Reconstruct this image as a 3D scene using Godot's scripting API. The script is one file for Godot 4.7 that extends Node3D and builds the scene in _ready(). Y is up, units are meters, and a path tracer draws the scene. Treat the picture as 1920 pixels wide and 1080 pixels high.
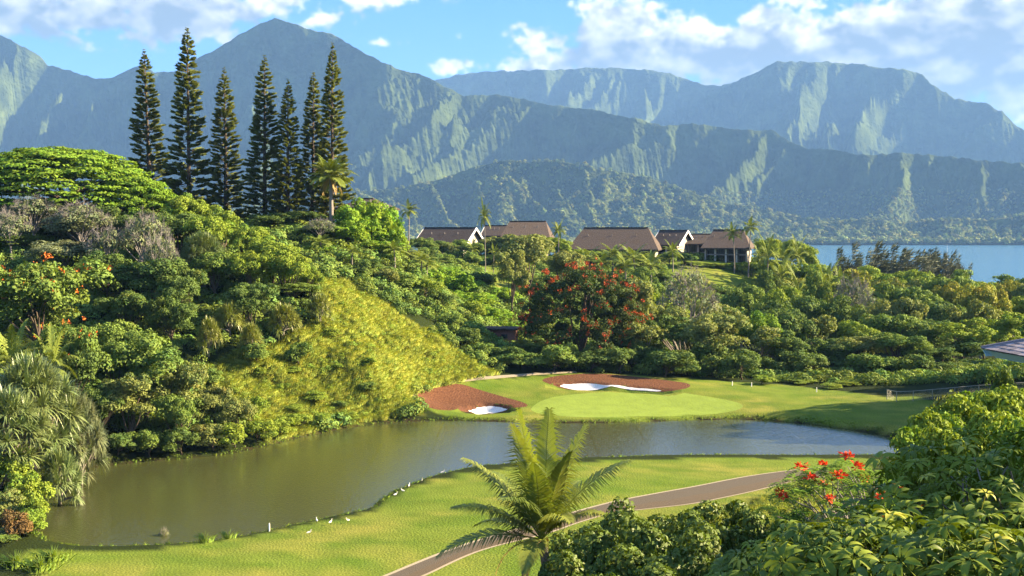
extends Node3D
# A golf green across a pond below green mountains. y is up, metres; the pond's surface is y = 0, the sea y = -20.

const F := 2059.0                        # focal length in photograph pixels (1920 x 1080)
const EYE := Vector3(0, 20, 0)
const SEA := -20.0
var PITCH := atan(106.0 / 2059.0)
var R := RandomNumberGenerator.new()
var FN := FastNoiseLite.new()
var RN := FastNoiseLite.new()
var M := {}
var used := {}

# ---------------------------------------------------------------- names and metas
func numbered(s: String) -> String:
	if not used.has(s):
		used[s] = 0
		return s
	used[s] += 1
	return "%s_%03d" % [s, used[s]]

func tag(o: Node, label: String, category: String, group := "", kind := "") -> void:
	o.set_meta("label", label)
	o.set_meta("category", category)
	if group != "": o.set_meta("group", group)
	if kind != "": o.set_meta("kind", kind)

func thing(called: String, label: String, category: String, at := Vector3.ZERO, turn := 0.0, group := "") -> Node3D:
	var o := Node3D.new()
	o.name = numbered(called)
	add_child(o)
	o.position = at
	o.rotation.y = turn
	tag(o, label, category, group)
	return o

func part(called: String, mesh: Mesh, m: Material, parent: Node3D, at := Vector3.ZERO) -> MeshInstance3D:
	var o := MeshInstance3D.new()
	o.name = numbered(called) if parent == self else called
	o.mesh = mesh
	o.material_override = m
	parent.add_child(o, true)
	o.position = at
	return o

func struct(called: String, mesh: Mesh, m: Material, label: String, category: String) -> MeshInstance3D:
	var o := part(called, mesh, m, self)
	tag(o, label, category, "", "structure")
	return o

func box(called: String, size: Vector3, at: Vector3, m: Material, parent: Node3D, turn := Vector3.ZERO) -> MeshInstance3D:
	var b := BoxMesh.new()
	b.size = size
	var o := part(called, b, m, parent, at)
	o.rotation = turn
	return o

func copy(src: Node3D, at: Vector3, turn: float, s: Vector3, label := "", group := "") -> Node3D:
	var o: Node3D = src.duplicate()
	var base := String(src.get_meta("base"))
	o.name = numbered(base)
	add_child(o)
	o.position = at
	o.rotation = Vector3(0, turn, 0)
	o.scale = s
	if label != "": o.set_meta("label", label)
	if group != "": o.set_meta("group", group)
	elif o.has_meta("group"): o.remove_meta("group")
	return o

# ---------------------------------------------------------------- geometry collector
class Geo:
	var v := PackedVector3Array()
	var n := PackedVector3Array()
	var c := PackedColorArray()
	var i := PackedInt32Array()

	func vert(p: Vector3, nn: Vector3, col: Color) -> int:
		v.push_back(p); n.push_back(nn); c.push_back(col)
		return v.size() - 1

	func tri(a: int, b: int, d: int) -> void:
		# front faces run clockwise seen along the mean normal
		var g := (v[b] - v[a]).cross(v[d] - v[a])
		if g.dot(n[a] + n[b] + n[d]) > 0.0:
			i.push_back(a); i.push_back(d); i.push_back(b)
		else:
			i.push_back(a); i.push_back(b); i.push_back(d)

	func quad(a: int, b: int, d: int, e: int) -> void:
		tri(a, b, d); tri(a, d, e)

	# a leaf: a bent diamond from p along dir, its face towards nn
	func leaf(p: Vector3, dir: Vector3, nn: Vector3, l: float, w: float, col: Color, soft: Vector3, fold := 0.12) -> void:
		var side := dir.cross(nn).normalized()
		var face := side.cross(dir)
		var nm := (face * 0.8 + soft * 0.4).normalized()
		var k := v.size()
		v.push_back(p)
		v.push_back(p + dir * l * 0.45 + side * w * 0.5 + face * fold * l)
		v.push_back(p + dir * l - face * fold * l)
		v.push_back(p + dir * l * 0.45 - side * w * 0.5 + face * fold * l)
		for q in 4:
			n.push_back(nm); c.push_back(col)
		var g := (v[k + 1] - v[k]).cross(v[k + 2] - v[k])
		if g.dot(nm) > 0.0:
			i.append_array(PackedInt32Array([k, k + 2, k + 1, k, k + 3, k + 2]))
		else:
			i.append_array(PackedInt32Array([k, k + 1, k + 2, k, k + 2, k + 3]))

	func tube(pts: Array, rad: Array, sides: int, col: Color) -> void:
		var prev: Array = []
		for q in pts.size():
			var t: Vector3 = (pts[mini(q + 1, pts.size() - 1)] - pts[maxi(q - 1, 0)]).normalized()
			var a := t.cross(Vector3.RIGHT if absf(t.x) < 0.8 else Vector3.UP).normalized()
			var b := t.cross(a)
			var ring: Array = []
			for s in sides:
				var an := TAU * s / sides
				var d := a * cos(an) + b * sin(an)
				ring.append(vert(pts[q] + d * rad[q], d, col))
			if prev.size() > 0:
				for s in sides:
					quad(prev[s], prev[(s + 1) % sides], ring[(s + 1) % sides], ring[s])
			prev = ring

	func face4(a: Vector3, b: Vector3, d: Vector3, e: Vector3, nn: Vector3, col := Color.WHITE) -> void:
		var k := v.size()
		for p in [a, b, d, e]: vert(p, nn, col)
		quad(k, k + 1, k + 2, k + 3)

	func hexa(b: Array, t: Array, col := Color.WHITE) -> void:
		# solid between bottom corners b and top corners t (4 each, in ring order)
		var mid := Vector3.ZERO
		for p in b: mid += p
		for p in t: mid += p
		mid /= 8.0
		var fs := [[b[0], b[1], b[2], b[3]], [t[0], t[1], t[2], t[3]]]
		for s in 4: fs.append([b[s], b[(s + 1) % 4], t[(s + 1) % 4], t[s]])
		for f in fs:
			var nn: Vector3 = (f[1] - f[0]).cross(f[2] - f[0]).normalized()
			if nn.length() < 0.5: nn = (f[2] - f[0]).cross(f[3] - f[0]).normalized()
			if nn.dot((f[0] + f[1] + f[2] + f[3]) * 0.25 - mid) < 0.0: nn = -nn
			face4(f[0], f[1], f[2], f[3], nn, col)

	func mesh() -> ArrayMesh:
		var a := []
		a.resize(Mesh.ARRAY_MAX)
		a[Mesh.ARRAY_VERTEX] = v
		a[Mesh.ARRAY_NORMAL] = n
		a[Mesh.ARRAY_COLOR] = c
		a[Mesh.ARRAY_INDEX] = i
		var m := ArrayMesh.new()
		m.add_surface_from_arrays(Mesh.PRIMITIVE_TRIANGLES, a)
		return m

# ---------------------------------------------------------------- photograph pixels to directions and places
func ray(px: float, py: float) -> Vector3:
	return Vector3((px - 960.0) / F, -(py - 540.0) / F, -1.0).rotated(Vector3.RIGHT, -PITCH)

func at_depth(px: float, py: float, d: float) -> Vector3:
	var r := ray(px, py)
	return EYE + r * (d / -r.z)

func on_height(px: float, py: float, h: float) -> Vector3:
	var r := ray(px, py)
	return EYE + r * ((h - EYE.y) / r.y)

func on_ground(px: float, py: float) -> Vector3:
	var r := ray(px, py)
	r = r / -r.z
	var a := 30.0
	var b := 30.0
	while b < 420.0:
		b += 1.0
		var p := EYE + r * b
		if p.y < ground_h(p.x, b): break
		a = b
	for k in 12:
		var m := (a + b) * 0.5
		var p := EYE + r * m
		if p.y < ground_h(p.x, m): b = m
		else: a = m
	return EYE + r * b

func fbm(x: float, y: float) -> float: return FN.get_noise_2d(x, y)
func rr(a: float, b: float) -> float: return R.randf_range(a, b)
func rdir() -> Vector3:
	var z := rr(-1, 1)
	var a := rr(0, TAU)
	var s := sqrt(1.0 - z * z)
	return Vector3(s * cos(a), z, s * sin(a))

# ---------------------------------------------------------------- materials
func noise_tex(freq: float, seed_: int, lo: Color, hi: Color, size := 512, oct := 5, type := FastNoiseLite.TYPE_SIMPLEX_SMOOTH) -> ImageTexture:
	var nz := FastNoiseLite.new()
	nz.seed = seed_
	nz.noise_type = type
	nz.frequency = freq
	nz.fractal_octaves = oct
	var im := nz.get_seamless_image(size, size)
	im.convert(Image.FORMAT_RGB8)
	var lut: Array = []
	for k in 256: lut.append(lo.lerp(hi, k / 255.0))
	var src := im.get_data()
	var out := PackedByteArray()
	out.resize(src.size())
	for k in range(0, src.size(), 3):
		var q: Color = lut[src[k]]
		out[k] = q.r8; out[k + 1] = q.g8; out[k + 2] = q.b8
	return ImageTexture.create_from_image(Image.create_from_data(size, size, false, Image.FORMAT_RGB8, out))

func bump_tex(freq: float, seed_: int, strength: float, size := 512, oct := 4) -> ImageTexture:
	var nz := FastNoiseLite.new()
	nz.seed = seed_
	nz.noise_type = FastNoiseLite.TYPE_SIMPLEX_SMOOTH
	nz.frequency = freq
	nz.fractal_octaves = oct
	var im := nz.get_seamless_image(size, size)
	im.convert(Image.FORMAT_RGBA8)
	im.bump_map_to_normal_map(strength)
	return ImageTexture.create_from_image(im)

func mat(col: Color, rough := 0.9, spec := 0.3) -> StandardMaterial3D:
	var m := StandardMaterial3D.new()
	m.albedo_color = col.linear_to_srgb()
	m.roughness = rough
	m.metallic_specular = spec
	return m

func surf(col: Color, tex: Texture2D, metres: float, rough := 0.9, nrm: Texture2D = null, nscale := 1.0, spec := 0.3) -> StandardMaterial3D:
	var m := mat(col, rough, spec)
	m.albedo_texture = tex
	m.uv1_triplanar = true
	m.uv1_world_triplanar = true
	m.uv1_scale = Vector3.ONE / metres
	if nrm:
		m.normal_enabled = true
		m.normal_texture = nrm
		m.normal_scale = nscale
	return m

func leafy(col: Color, back := 0.7, rough := 0.6, spec := 0.15) -> StandardMaterial3D:
	var m := mat(col, rough, spec)
	m.vertex_color_use_as_albedo = true
	m.cull_mode = BaseMaterial3D.CULL_DISABLED
	m.backlight_enabled = true
	m.backlight = Color(back, back, back * 0.55)
	return m

# ---------------------------------------------------------------- the lie of the land
var xs := PackedFloat64Array()
var ds := PackedFloat64Array()
var gh := PackedFloat32Array()
var pond := PackedVector2Array()          # (x, depth) outline of the pond
var CG := PackedFloat32Array()            # coarse heights
const C0X := -420.0
const C0D := -60.0
const CS := 5.0
var cnx := 0
var cnd := 0

func chaikin(p: PackedVector2Array, times := 1, closed := true) -> PackedVector2Array:
	for t in times:
		var q := PackedVector2Array()
		var n := p.size()
		for k in (n if closed else n - 1):
			var a := p[k]
			var b := p[(k + 1) % n]
			q.push_back(a.lerp(b, 0.25)); q.push_back(a.lerp(b, 0.75))
		p = q
	return p

func flat(px: Array, h: float) -> PackedVector2Array:
	var q := PackedVector2Array()
	for p in px:
		var w := on_height(p[0], p[1], h)
		q.push_back(Vector2(w.x, -w.z))
	return q

func laid(px: Array) -> PackedVector2Array:
	var q := PackedVector2Array()
	for p in px:
		var w := on_ground(p[0], p[1])
		q.push_back(Vector2(w.x, -w.z))
	return q

func edge_dist(p: Vector2, poly: PackedVector2Array) -> float:
	var best := 1e9
	var n := poly.size()
	var a := poly[n - 1]
	for k in n:
		var b := poly[k]
		var e := b - a
		var t := clampf((p - a).dot(e) / maxf(e.length_squared(), 1e-9), 0.0, 1.0)
		best = minf(best, (p - a - e * t).length_squared())
		a = b
	return sqrt(best)

func sdist(p: Vector2, poly: PackedVector2Array) -> float:      # negative inside
	var d := edge_dist(p, poly)
	return -d if Geometry2D.is_point_in_polygon(p, poly) else d

func control_points() -> Array:
	var out: Array = []
	var see := func(px: float, py: float, d: float): 
		var w := at_depth(px, py, d)
		out.append(Vector3(w.x, w.y, d))
	var lvl := func(px: float, py: float, h: float):
		var w := on_height(px, py, h)
		out.append(Vector3(w.x, h, -w.z))
	# near lawn
	for a in [[100, 1050, .5], [300, 1045, .6], [500, 1030, .7], [700, 1000, .7], [760, 930, .5], [900, 940, .8], [960, 890, .5], [1100, 880, .5], [1300, 872, .5], [1500, 868, .5], [760, 1070, 1.1], [1000, 990, 1.1], [1150, 950, 1.1], [1300, 928, 1.1], [1450, 897, 1.0], [1200, 985, 1.5], [1400, 940, 1.5]]:
		lvl.call(a[0], a[1], a[2])
	# slope under the camera
	for a in [[-45, 45, 2.5], [-15, 50, 2.2], [10, 52, 2.4], [26, 58, 4.0], [-40, 20, 6], [-10, 30, 6.0], [12, 33, 6.5], [0, 12, 12.5], [25, 25, 9.5], [35, 48, 9.0], [0, 0, 15], [-40, 0, 11], [45, 5, 15], [0, -50, 17], [60, 40, 11], [46, 72, 5.0], [60, 95, 5.0], [40, 88, 1.6]]:
		out.append(Vector3(a[0], a[2], a[1]))
	# far bank: putting green, bunkers, flat at the end of the pond
	for a in [[880, 772, 120], [785, 742, 125], [850, 719, 131], [960, 745, 127], [1000, 715, 135], [1000, 775, 118.5], [1100, 780, 117.5], [1300, 772, 119], [1200, 750, 125], [1400, 760, 121], [1100, 726, 131], [1110, 703, 138.5], [1290, 720, 133], [1400, 735, 128], [1400, 722, 134], [1550, 742, 126], [1550, 763, 118.5], [1700, 755, 119], [1760, 770, 114], [1650, 772, 114.5], [1650, 745, 122], [1800, 750, 119]]:
		see.call(a[0], a[1], a[2])
	# the grass hillside and the hill behind it
	for a in [[640, 796, 112.5], [500, 830, 102], [420, 850, 97.5], [250, 862, 95], [600, 770, 114], [500, 705, 117], [400, 650, 120], [600, 610, 128], [590, 513, 141], [700, 558, 143], [800, 618, 141], [900, 683, 138], [700, 640, 130], [750, 700, 124], [640, 700, 121], [300, 700, 112], [200, 740, 104], [60, 800, 92], [-60, 800, 90], [0, 560, 120], [250, 560, 128], [450, 520, 136], [300, 440, 160], [600, 430, 165], [450, 425, 172], [100, 400, 155], [-100, 400, 150], [300, 420, 195], [600, 440, 200], [720, 470, 165]]:
		see.call(a[0], a[1], a[2])
	# beyond: gully with the hut, condominium terrace, wood
	for a in [[830, 560, 180], [940, 640, 160], [930, 515, 232], [930, 498, 250], [800, 500, 230], [1000, 560, 205], [850, 488, 275], [1000, 488, 275], [1150, 490, 275], [1350, 491, 272], [1350, 507, 262], [1350, 545, 246], [1200, 560, 230], [1100, 690, 150], [1300, 700, 150], [1500, 705, 152], [1700, 700, 152], [1300, 690, 180], [1500, 695, 185], [1700, 695, 190], [1900, 690, 190], [1450, 610, 235], [1650, 610, 260], [1850, 610, 260], [1420, 492, 290]]:
		see.call(a[0], a[1], a[2])
	for a in [[70, 112, 3.0], [75, 135, 3.5], [120, 150, 4], [60, 320, -2], [160, 320, -6], [60, 420, -14], [200, 420, -18], [0, 350, 8], [-60, 350, 12], [0, 480, -12], [-150, 250, 24], [-150, 150, 22], [-110, 110, 12], [-150, 400, 10], [-300, 250, 20], [-300, 50, 15], [-100, 60, 4], [-90, 10, 9], [-300, -50, 15], [300, 0, 14], [300, 200, -4], [120, 60, 12], [300, -50, 15]]:
		out.append(Vector3(a[0], a[2], a[1]))
	for x in [-400, -200, 0, 200, 400]:
		out.append(Vector3(x, -26, 600)); out.append(Vector3(x, -34, 880))
	return out

func solve_land() -> void:
	var P := control_points()
	var n := P.size()
	var N := n + 3
	var A: Array = []
	for r in N:
		var row := PackedFloat64Array()
		row.resize(N + 1)
		A.append(row)
	for r in n:
		for c in n:
			var dx: float = (P[r].x - P[c].x) * 0.01
			var dz: float = (P[r].z - P[c].z) * 0.01
			var q := dx * dx + dz * dz
			A[r][c] = (0.5 * q * log(q) if q > 1e-12 else 0.0) + (0.0004 if r == c else 0.0)
		A[r][n] = 1.0; A[n][r] = 1.0
		A[r][n + 1] = P[r].x * 0.01; A[n + 1][r] = P[r].x * 0.01
		A[r][n + 2] = P[r].z * 0.01; A[n + 2][r] = P[r].z * 0.01
		A[r][N] = P[r].y
	for k in N:
		var best := k
		for r in range(k + 1, N):
			if absf(A[r][k]) > absf(A[best][k]): best = r
		var tmp = A[k]; A[k] = A[best]; A[best] = tmp
		var piv: PackedFloat64Array = A[k]
		for r in range(k + 1, N):
			var f: float = A[r][k] / piv[k]
			if f == 0.0: continue
			var row: PackedFloat64Array = A[r]
			for c in range(k, N + 1): row[c] -= f * piv[c]
			A[r] = row
	var w := PackedFloat64Array()
	w.resize(N)
	for k in range(N - 1, -1, -1):
		var s: float = A[k][N]
		for c in range(k + 1, N): s -= A[k][c] * w[c]
		w[k] = s / A[k][k]
	cnx = int((520.0 - C0X) / CS) + 1
	cnd = int((900.0 - C0D) / CS) + 1
	CG.resize(cnx * cnd)
	var X := PackedFloat64Array()
	var Z := PackedFloat64Array()
	for p in P:
		X.push_back(p.x * 0.01); Z.push_back(p.z * 0.01)
	for j in cnd:
		for i in cnx:
			var x := (C0X + i * CS) * 0.01
			var z := (C0D + j * CS) * 0.01
			var s := w[n] + w[n + 1] * x + w[n + 2] * z
			for k in n:
				var dx := X[k] - x
				var dz := Z[k] - z
				var q := dx * dx + dz * dz + 1e-12
				s += w[k] * 0.5 * q * log(q)
			CG[j * cnx + i] = s

func cub(a: float, b: float, c: float, d: float, t: float) -> float:
	return b + 0.5 * t * (c - a + t * (2.0 * a - 5.0 * b + 4.0 * c - d + t * (3.0 * (b - c) + d - a)))

func land(x: float, d: float) -> float:
	var u := clampf((x - C0X) / CS, 1.0, cnx - 2.001)
	var v := clampf((d - C0D) / CS, 1.0, cnd - 2.001)
	var i := int(u)
	var j := int(v)
	var fx := u - i
	var r := PackedFloat32Array([0, 0, 0, 0])
	for k in 4:
		var o := mini(j - 1 + k, cnd - 1) * cnx + i
		r[k] = cub(CG[o - 1], CG[o], CG[o + 1], CG[mini(o + 2, CG.size() - 1)], fx)
	return cub(r[0], r[1], r[2], r[3], v - j)

func axis(parts: Array) -> PackedFloat64Array:
	var a := PackedFloat64Array()
	for p in parts:
		var k := int(round((p[1] - p[0]) / p[2]))
		for q in k: a.push_back(p[0] + (p[1] - p[0]) * q / k)
	a.push_back(parts[-1][1])
	return a

var bowls: Array = []                     # [outline of the sand, depth, run]

func height_at(x: float, d: float) -> float:
	var h := land(x, d)
	if x > -60.0 and x < 75.0 and d > 60.0 and d < 125.0:
		var s := sdist(Vector2(x, d), pond)
		if s < 0.0: return -minf(1.3, 0.1 - s * 0.5)
		if s < 9.0:
			var want := maxf(h, 0.3 + 0.03 * s)
			var bank := 1.1 if d < 100.0 else 1.5
			h = lerpf(want * smoothstep(-0.3, bank, s), h, smoothstep(4.0, 9.0, s))
	if d > 100.0 and x < 10.0 and x > -80.0 and d < 175.0 and h > 1.6 and (x < -12.5 or d > 134.0):
		h += (fbm(x * 8.0, d * 8.0) * 0.9 + fbm(x * 26.0 + 9.0, d * 26.0) * 0.25) * smoothstep(1.6, 4.0, h)
	for b in bowls:
		if absf(x - b.mid.x) < b.reach and absf(d - b.mid.y) < b.reach:
			var s := sdist(Vector2(x, d), b.poly)
			if s < b.run: h -= b.deep * (1.0 - smoothstep(-0.35, b.run, s))
	return h

func ground_h(x: float, d: float) -> float:
	var i := clampi(xs.bsearch(x) - 1, 0, xs.size() - 2)
	var j := clampi(ds.bsearch(d) - 1, 0, ds.size() - 2)
	var fx := clampf((x - xs[i]) / (xs[i + 1] - xs[i]), 0, 1)
	var fd := clampf((d - ds[j]) / (ds[j + 1] - ds[j]), 0, 1)
	var W := xs.size()
	var a := gh[j * W + i]
	var b := gh[j * W + i + 1]
	var c := gh[(j + 1) * W + i]
	var e := gh[(j + 1) * W + i + 1]
	if fx + fd <= 1.0: return a + (b - a) * fx + (c - a) * fd
	return e + (c - e) * (1.0 - fx) + (b - e) * (1.0 - fd)

func spot(x: float, d: float, up := 0.0) -> Vector3: return Vector3(x, ground_h(x, d) + up, -d)

# a sheet that follows the ground inside an outline, in rings towards its middle
func sheet(poly: PackedVector2Array, up: float, rings := 10) -> ArrayMesh:
	var g := Geo.new()
	var mid := Vector2.ZERO
	for p in poly: mid += p
	mid /= poly.size()
	var prev: Array = []
	for r in rings + 1:
		var t := 1.0 - float(r) / rings
		var ring: Array = []
		for p in poly:
			var q := mid + (p - mid) * t
			var e := 0.15
			var hx := ground_h(q.x + e, q.y) - ground_h(q.x - e, q.y)
			var hd := ground_h(q.x, q.y + e) - ground_h(q.x, q.y - e)
			ring.append(g.vert(Vector3(q.x, ground_h(q.x, q.y) + (up if r > 0 else up * 0.2), -q.y), Vector3(-hx, 2 * e, hd).normalized(), Color.WHITE))
		if prev.size():
			for k in ring.size(): g.quad(prev[k], prev[(k + 1) % ring.size()], ring[(k + 1) % ring.size()], ring[k])
		prev = ring
	return g.mesh()

# a strip of ground between two edges given as pixels
func strip(a: PackedVector2Array, b: PackedVector2Array, up: float, across := 6) -> ArrayMesh:
	var g := Geo.new()
	var prev: Array = []
	for k in a.size():
		var row: Array = []
		for s in across + 1:
			var q := a[k].lerp(b[k], float(s) / across)
			row.append(g.vert(Vector3(q.x, ground_h(q.x, q.y) + up, -q.y), Vector3.UP, Color.WHITE))
		if prev.size():
			for s in across: g.quad(prev[s], prev[s + 1], row[s + 1], row[s])
		prev = row
	return g.mesh()

func resample(p: PackedVector2Array, n: int) -> PackedVector2Array:
	var c := Curve2D.new()
	for k in p.size():
		var t := (p[mini(k + 1, p.size() - 1)] - p[maxi(k - 1, 0)]) / 6.0
		c.add_point(p[k], -t, t)
	var q := PackedVector2Array()
	for k in n: q.push_back(c.sample_baked(c.get_baked_length() * k / (n - 1), true))
	return q

var lawns: Array = []
var hay: PackedVector2Array
func build_ground() -> void:
	pond = chaikin(flat([[60, 900], [150, 880], [250, 868], [420, 855], [500, 838], [600, 812], [690, 797], [790, 789], [900, 790], [1000, 793], [1100, 794], [1200, 792], [1300, 788], [1400, 786], [1500, 793], [1600, 806], [1680, 822], [1780, 836], [1830, 850], [1780, 862], [1650, 858], [1480, 855], [1300, 854], [1080, 860], [980, 868], [920, 873], [870, 878], [800, 895], [740, 918], [706, 938], [704, 952], [665, 964], [600, 974], [500, 996], [440, 1009], [400, 1016], [330, 1021], [250, 1025], [150, 1026], [90, 1015], [70, 990], [70, 940]], 0.0), 1)
	solve_land()
	xs = axis([[-420, -90, 11], [-90, -62, 2.5], [-62, 78, 0.6], [78, 130, 4], [130, 520, 15]])
	ds = axis([[-60, 30, 6], [30, 62, 1.6], [62, 142, 0.55], [142, 200, 1.6], [200, 300, 3], [300, 900, 16]])
	# bunkers: hollows whose floors hold the sand
	var grid := func():
		gh.resize(xs.size() * ds.size())
		for j in ds.size():
			for i in xs.size(): gh[j * xs.size() + i] = height_at(xs[i], ds[j])
	grid.call()
	for b in [[SAND_A, 0.85, 1.1], [SAND_B, 0.8, 1.3]]:
		var poly := laid(b[0])
		var mid := Vector2.ZERO
		for p in poly: mid += p
		mid /= poly.size()
		bowls.append({"poly": poly, "deep": b[1], "run": b[2], "mid": mid, "reach": 14.0})
	for j in ds.size():
		if ds[j] < 112.0 or ds[j] > 145.0: continue
		for i in xs.size():
			if xs[i] > -20.0 and xs[i] < 32.0: gh[j * xs.size() + i] = height_at(xs[i], ds[j])
	hay = laid([[585, 520], [640, 525], [700, 562], [800, 622], [900, 687], [935, 702], [880, 712], [790, 728], [765, 745], [790, 775], [700, 790], [640, 796], [560, 815], [500, 828], [450, 800], [400, 750], [380, 690], [450, 660], [540, 630], [610, 590], [590, 550]])
	lawns = [
		flat([[40, 1028], [300, 1030], [700, 960], [705, 940], [800, 898], [900, 880], [1080, 864], [1300, 857], [1500, 857], [1660, 862], [1560, 930], [1430, 960], [1250, 1010], [1200, 1100], [700, 1250], [60, 1200]], 0.5),
		laid([[775, 735], [850, 716], [950, 708], [1000, 704], [1110, 699], [1250, 708], [1350, 714], [1480, 722], [1600, 735], [1670, 745], [1720, 745], [1790, 760], [1800, 800], [1700, 815], [1600, 800], [1400, 785], [1100, 792], [860, 786], [800, 765]]),
		laid([[1230, 494], [1440, 496], [1440, 545], [1280, 545]]),
		laid([[890, 498], [945, 496], [985, 560], [930, 560]])]
	var g := Geo.new()
	var W := xs.size()
	var lawn := Color(0.215, 0.285, 0.04)
	var wild := Color(0.035, 0.05, 0.014)
	var straw := Color(0.2, 0.215, 0.04)
	var mud := Color(0.05, 0.04, 0.02)
	for j in ds.size():
		for i in W:
			var x := xs[i]
			var d := ds[j]
			var e := 0.4
			var i0 := maxi(i - 1, 0); var i1 := mini(i + 1, W - 1)
			var j0 := maxi(j - 1, 0); var j1 := mini(j + 1, ds.size() - 1)
			var hx := (gh[j * W + i1] - gh[j * W + i0]) / (xs[i1] - xs[i0])
			var hd := (gh[j1 * W + i] - gh[j0 * W + i]) / (ds[j1] - ds[j0])
			var col := wild
			var p := Vector2(x, d)
			if d > 30 and d < 300 and x > -62 and x < 130:
				for k in lawns.size():
					if Geometry2D.is_point_in_polygon(p + Vector2(fbm(x * 9, d * 9), fbm(x * 9 + 70, d * 9)) * 0.6, lawns[k]):
						var a := fbm(x * 3.1, d * 5.0) * 0.5 + 0.5
						var b := fbm(x * 12 + 40, d * 12) * 0.5 + 0.5
						var c2 := fbm(x * 18 + 90, d * 22) * 0.5 + 0.5
						col = lawn.lerp(Color(0.33, 0.325, 0.065), clampf(a * 3.2 - 1.3, 0, 0.95)).lerp(Color(0.12, 0.21, 0.022), clampf(b * 3.0 - 1.3, 0, 0.8)).lerp(Color(0.16, 0.22, 0.03), clampf(c2 * 3.0 - 1.4, 0, 0.6))
				if Geometry2D.is_point_in_polygon(p, hay): col = straw
				if gh[j * W + i] < 0.12 and d < 125: col = mud
			g.v.push_back(Vector3(x, gh[j * W + i], -d))
			g.n.push_back(Vector3(-hx, 1.0, hd).normalized())
			g.c.push_back(col)
	for j in ds.size() - 1:
		for i in W - 1:
			var k := j * W + i
			g.i.append_array(PackedInt32Array([k, k + W, k + 1, k + 1, k + W, k + W + 1]))
	var o := struct("ground", g.mesh(), M.ground, "mown lawns and rough slopes round the pond", "ground")
	o.set_meta("kind", "structure")

const SOIL_A := [[770, 739], [785, 731], [815, 724], [850, 718], [880, 723], [920, 736], [960, 748], [990, 757], [988, 764], [950, 771], [910, 773], [870, 773], [825, 770], [790, 759]]
const SAND_A := [[872, 771], [890, 764], [915, 759], [940, 762], [956, 767], [938, 771], [905, 772]]
const SOIL_B := [[1012, 712], [1040, 705], [1075, 702], [1110, 700], [1150, 702], [1180, 705], [1240, 712], [1290, 718], [1297, 725], [1275, 732], [1240, 735], [1190, 732], [1130, 728], [1050, 727], [1028, 721]]
const SAND_B := [[1044, 723], [1060, 720], [1090, 717.5], [1118, 719.5], [1135, 725], [1180, 726.5], [1210, 729], [1250, 732], [1238, 734.5], [1190, 731.5], [1130, 728], [1055, 726.5]]

# ---------------------------------------------------------------- sky
# broad cloud banks as soft ellipses: azimuth and elevation of the middle (degrees), half sizes, weight
const BANKS := [
	[380, 20, 130, 50, 1.0], [200, 55, 210, 48, 1.15], [40, 20, 110, 60, 1.0], [620, 42, 65, 26, .75], [680, 5, 120, 22, .8], [715, 88, 45, 8, .5],
	[890, 130, 70, 12, .85], [1000, 66, 45, 22, .42], [860, 68, 14, 20, .3],
	[1150, 55, 62, 48, 1.0], [1180, 105, 150, 36, 1.1], [1290, 125, 150, 50, 1.2], [1060, 128, 75, 16, .9], [1420, 100, 120, 40, 1.1],
	[1560, 110, 130, 42, 1.15], [1720, 90, 170, 62, 1.3], [1850, 60, 120, 50, 1.3], [1880, 170, 130, 80, 1.2], [1480, 8, 70, 26, .75], [1290, 5, 40, 18, .5], [1700, 170, 120, 40, 1.0],
	[2250, 60, 260, 90, 1.1], [2700, 20, 200, 60, 1.0], [-350, 60, 220, 70, 1.1], [-800, 30, 200, 60, .9]]

func bank_field(px: float, py: float) -> float:
	var s := 0.0
	for b in BANKS:
		var dx: float = (px - b[0]) / (b[2] * 1.2)
		var dy: float = (py - b[1]) / (b[3] * 1.2)
		var q := dx * dx + dy * dy
		if q < 4.0: s = maxf(s, b[4] * exp(-q * 0.9)) if s < 0.05 else s + b[4] * exp(-q * 0.9) * 0.55
	return s

var CN := FastNoiseLite.new()
func cloud_at(az: float, el: float) -> float:
	# px and py are the photograph's pixels for these angles, so that the banks can be read off it
	var px := 960.0 + 2059.0 * az
	var py := 434.0 - 2059.0 * el
	var n := CN.get_noise_2d(px * 0.8, py * 1.15) * 1.15 + CN.get_noise_2d(px * 2.7 + 300, py * 3.2) * 0.5
	if absf(az) < 0.95 and el < 0.3:
		var b := minf(bank_field(px, py), 1.25)
		return b * 1.15 - 0.46 + n * clampf(0.25 + b * 1.4, 0.3, 0.8)
	var k := CN.get_noise_2d(az * 330.0 + 900.0, el * 660.0)
	return k * 1.5 + n * 0.45 + 0.04

func sky_color(az: float, el: float) -> Color:
	var t := clampf(el / 0.21, 0, 1)
	var base := Color(0.081, 0.165, 0.274).lerp(Color(0.031, 0.092, 0.245), pow(t, 0.75))
	base = base.lerp(Color(0.021, 0.074, 0.196), clampf((el - 0.21) / 1.1, 0, 1))
	var d := cloud_at(az, el)
	if d <= 0.0: return base
	var cover := smoothstep(0.0, 0.4, d)
	# light from the sun, which stands high to one side: thin sunward rims bright, thick bodies grey
	var ahead := maxf(0.0, cloud_at(az + 0.012, el + 0.014)) + maxf(0.0, cloud_at(az + 0.026, el + 0.032)) * 0.8
	var lit := exp(-ahead * 1.7) * (0.8 + 0.6 * CN.get_noise_2d(az * 9000.0, el * 11000.0))
	var puff := CN.get_noise_2d(az * 1500.0 + 50.0, el * 2600.0) * 1.5 + 0.12
	var c := Color(0.061, 0.079, 0.101).lerp(Color(0.261, 0.255, 0.243), clampf(lit * 0.9 + 0.45 * puff, 0.0, 1.0))
	return base.lerp(c, cover)

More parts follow.
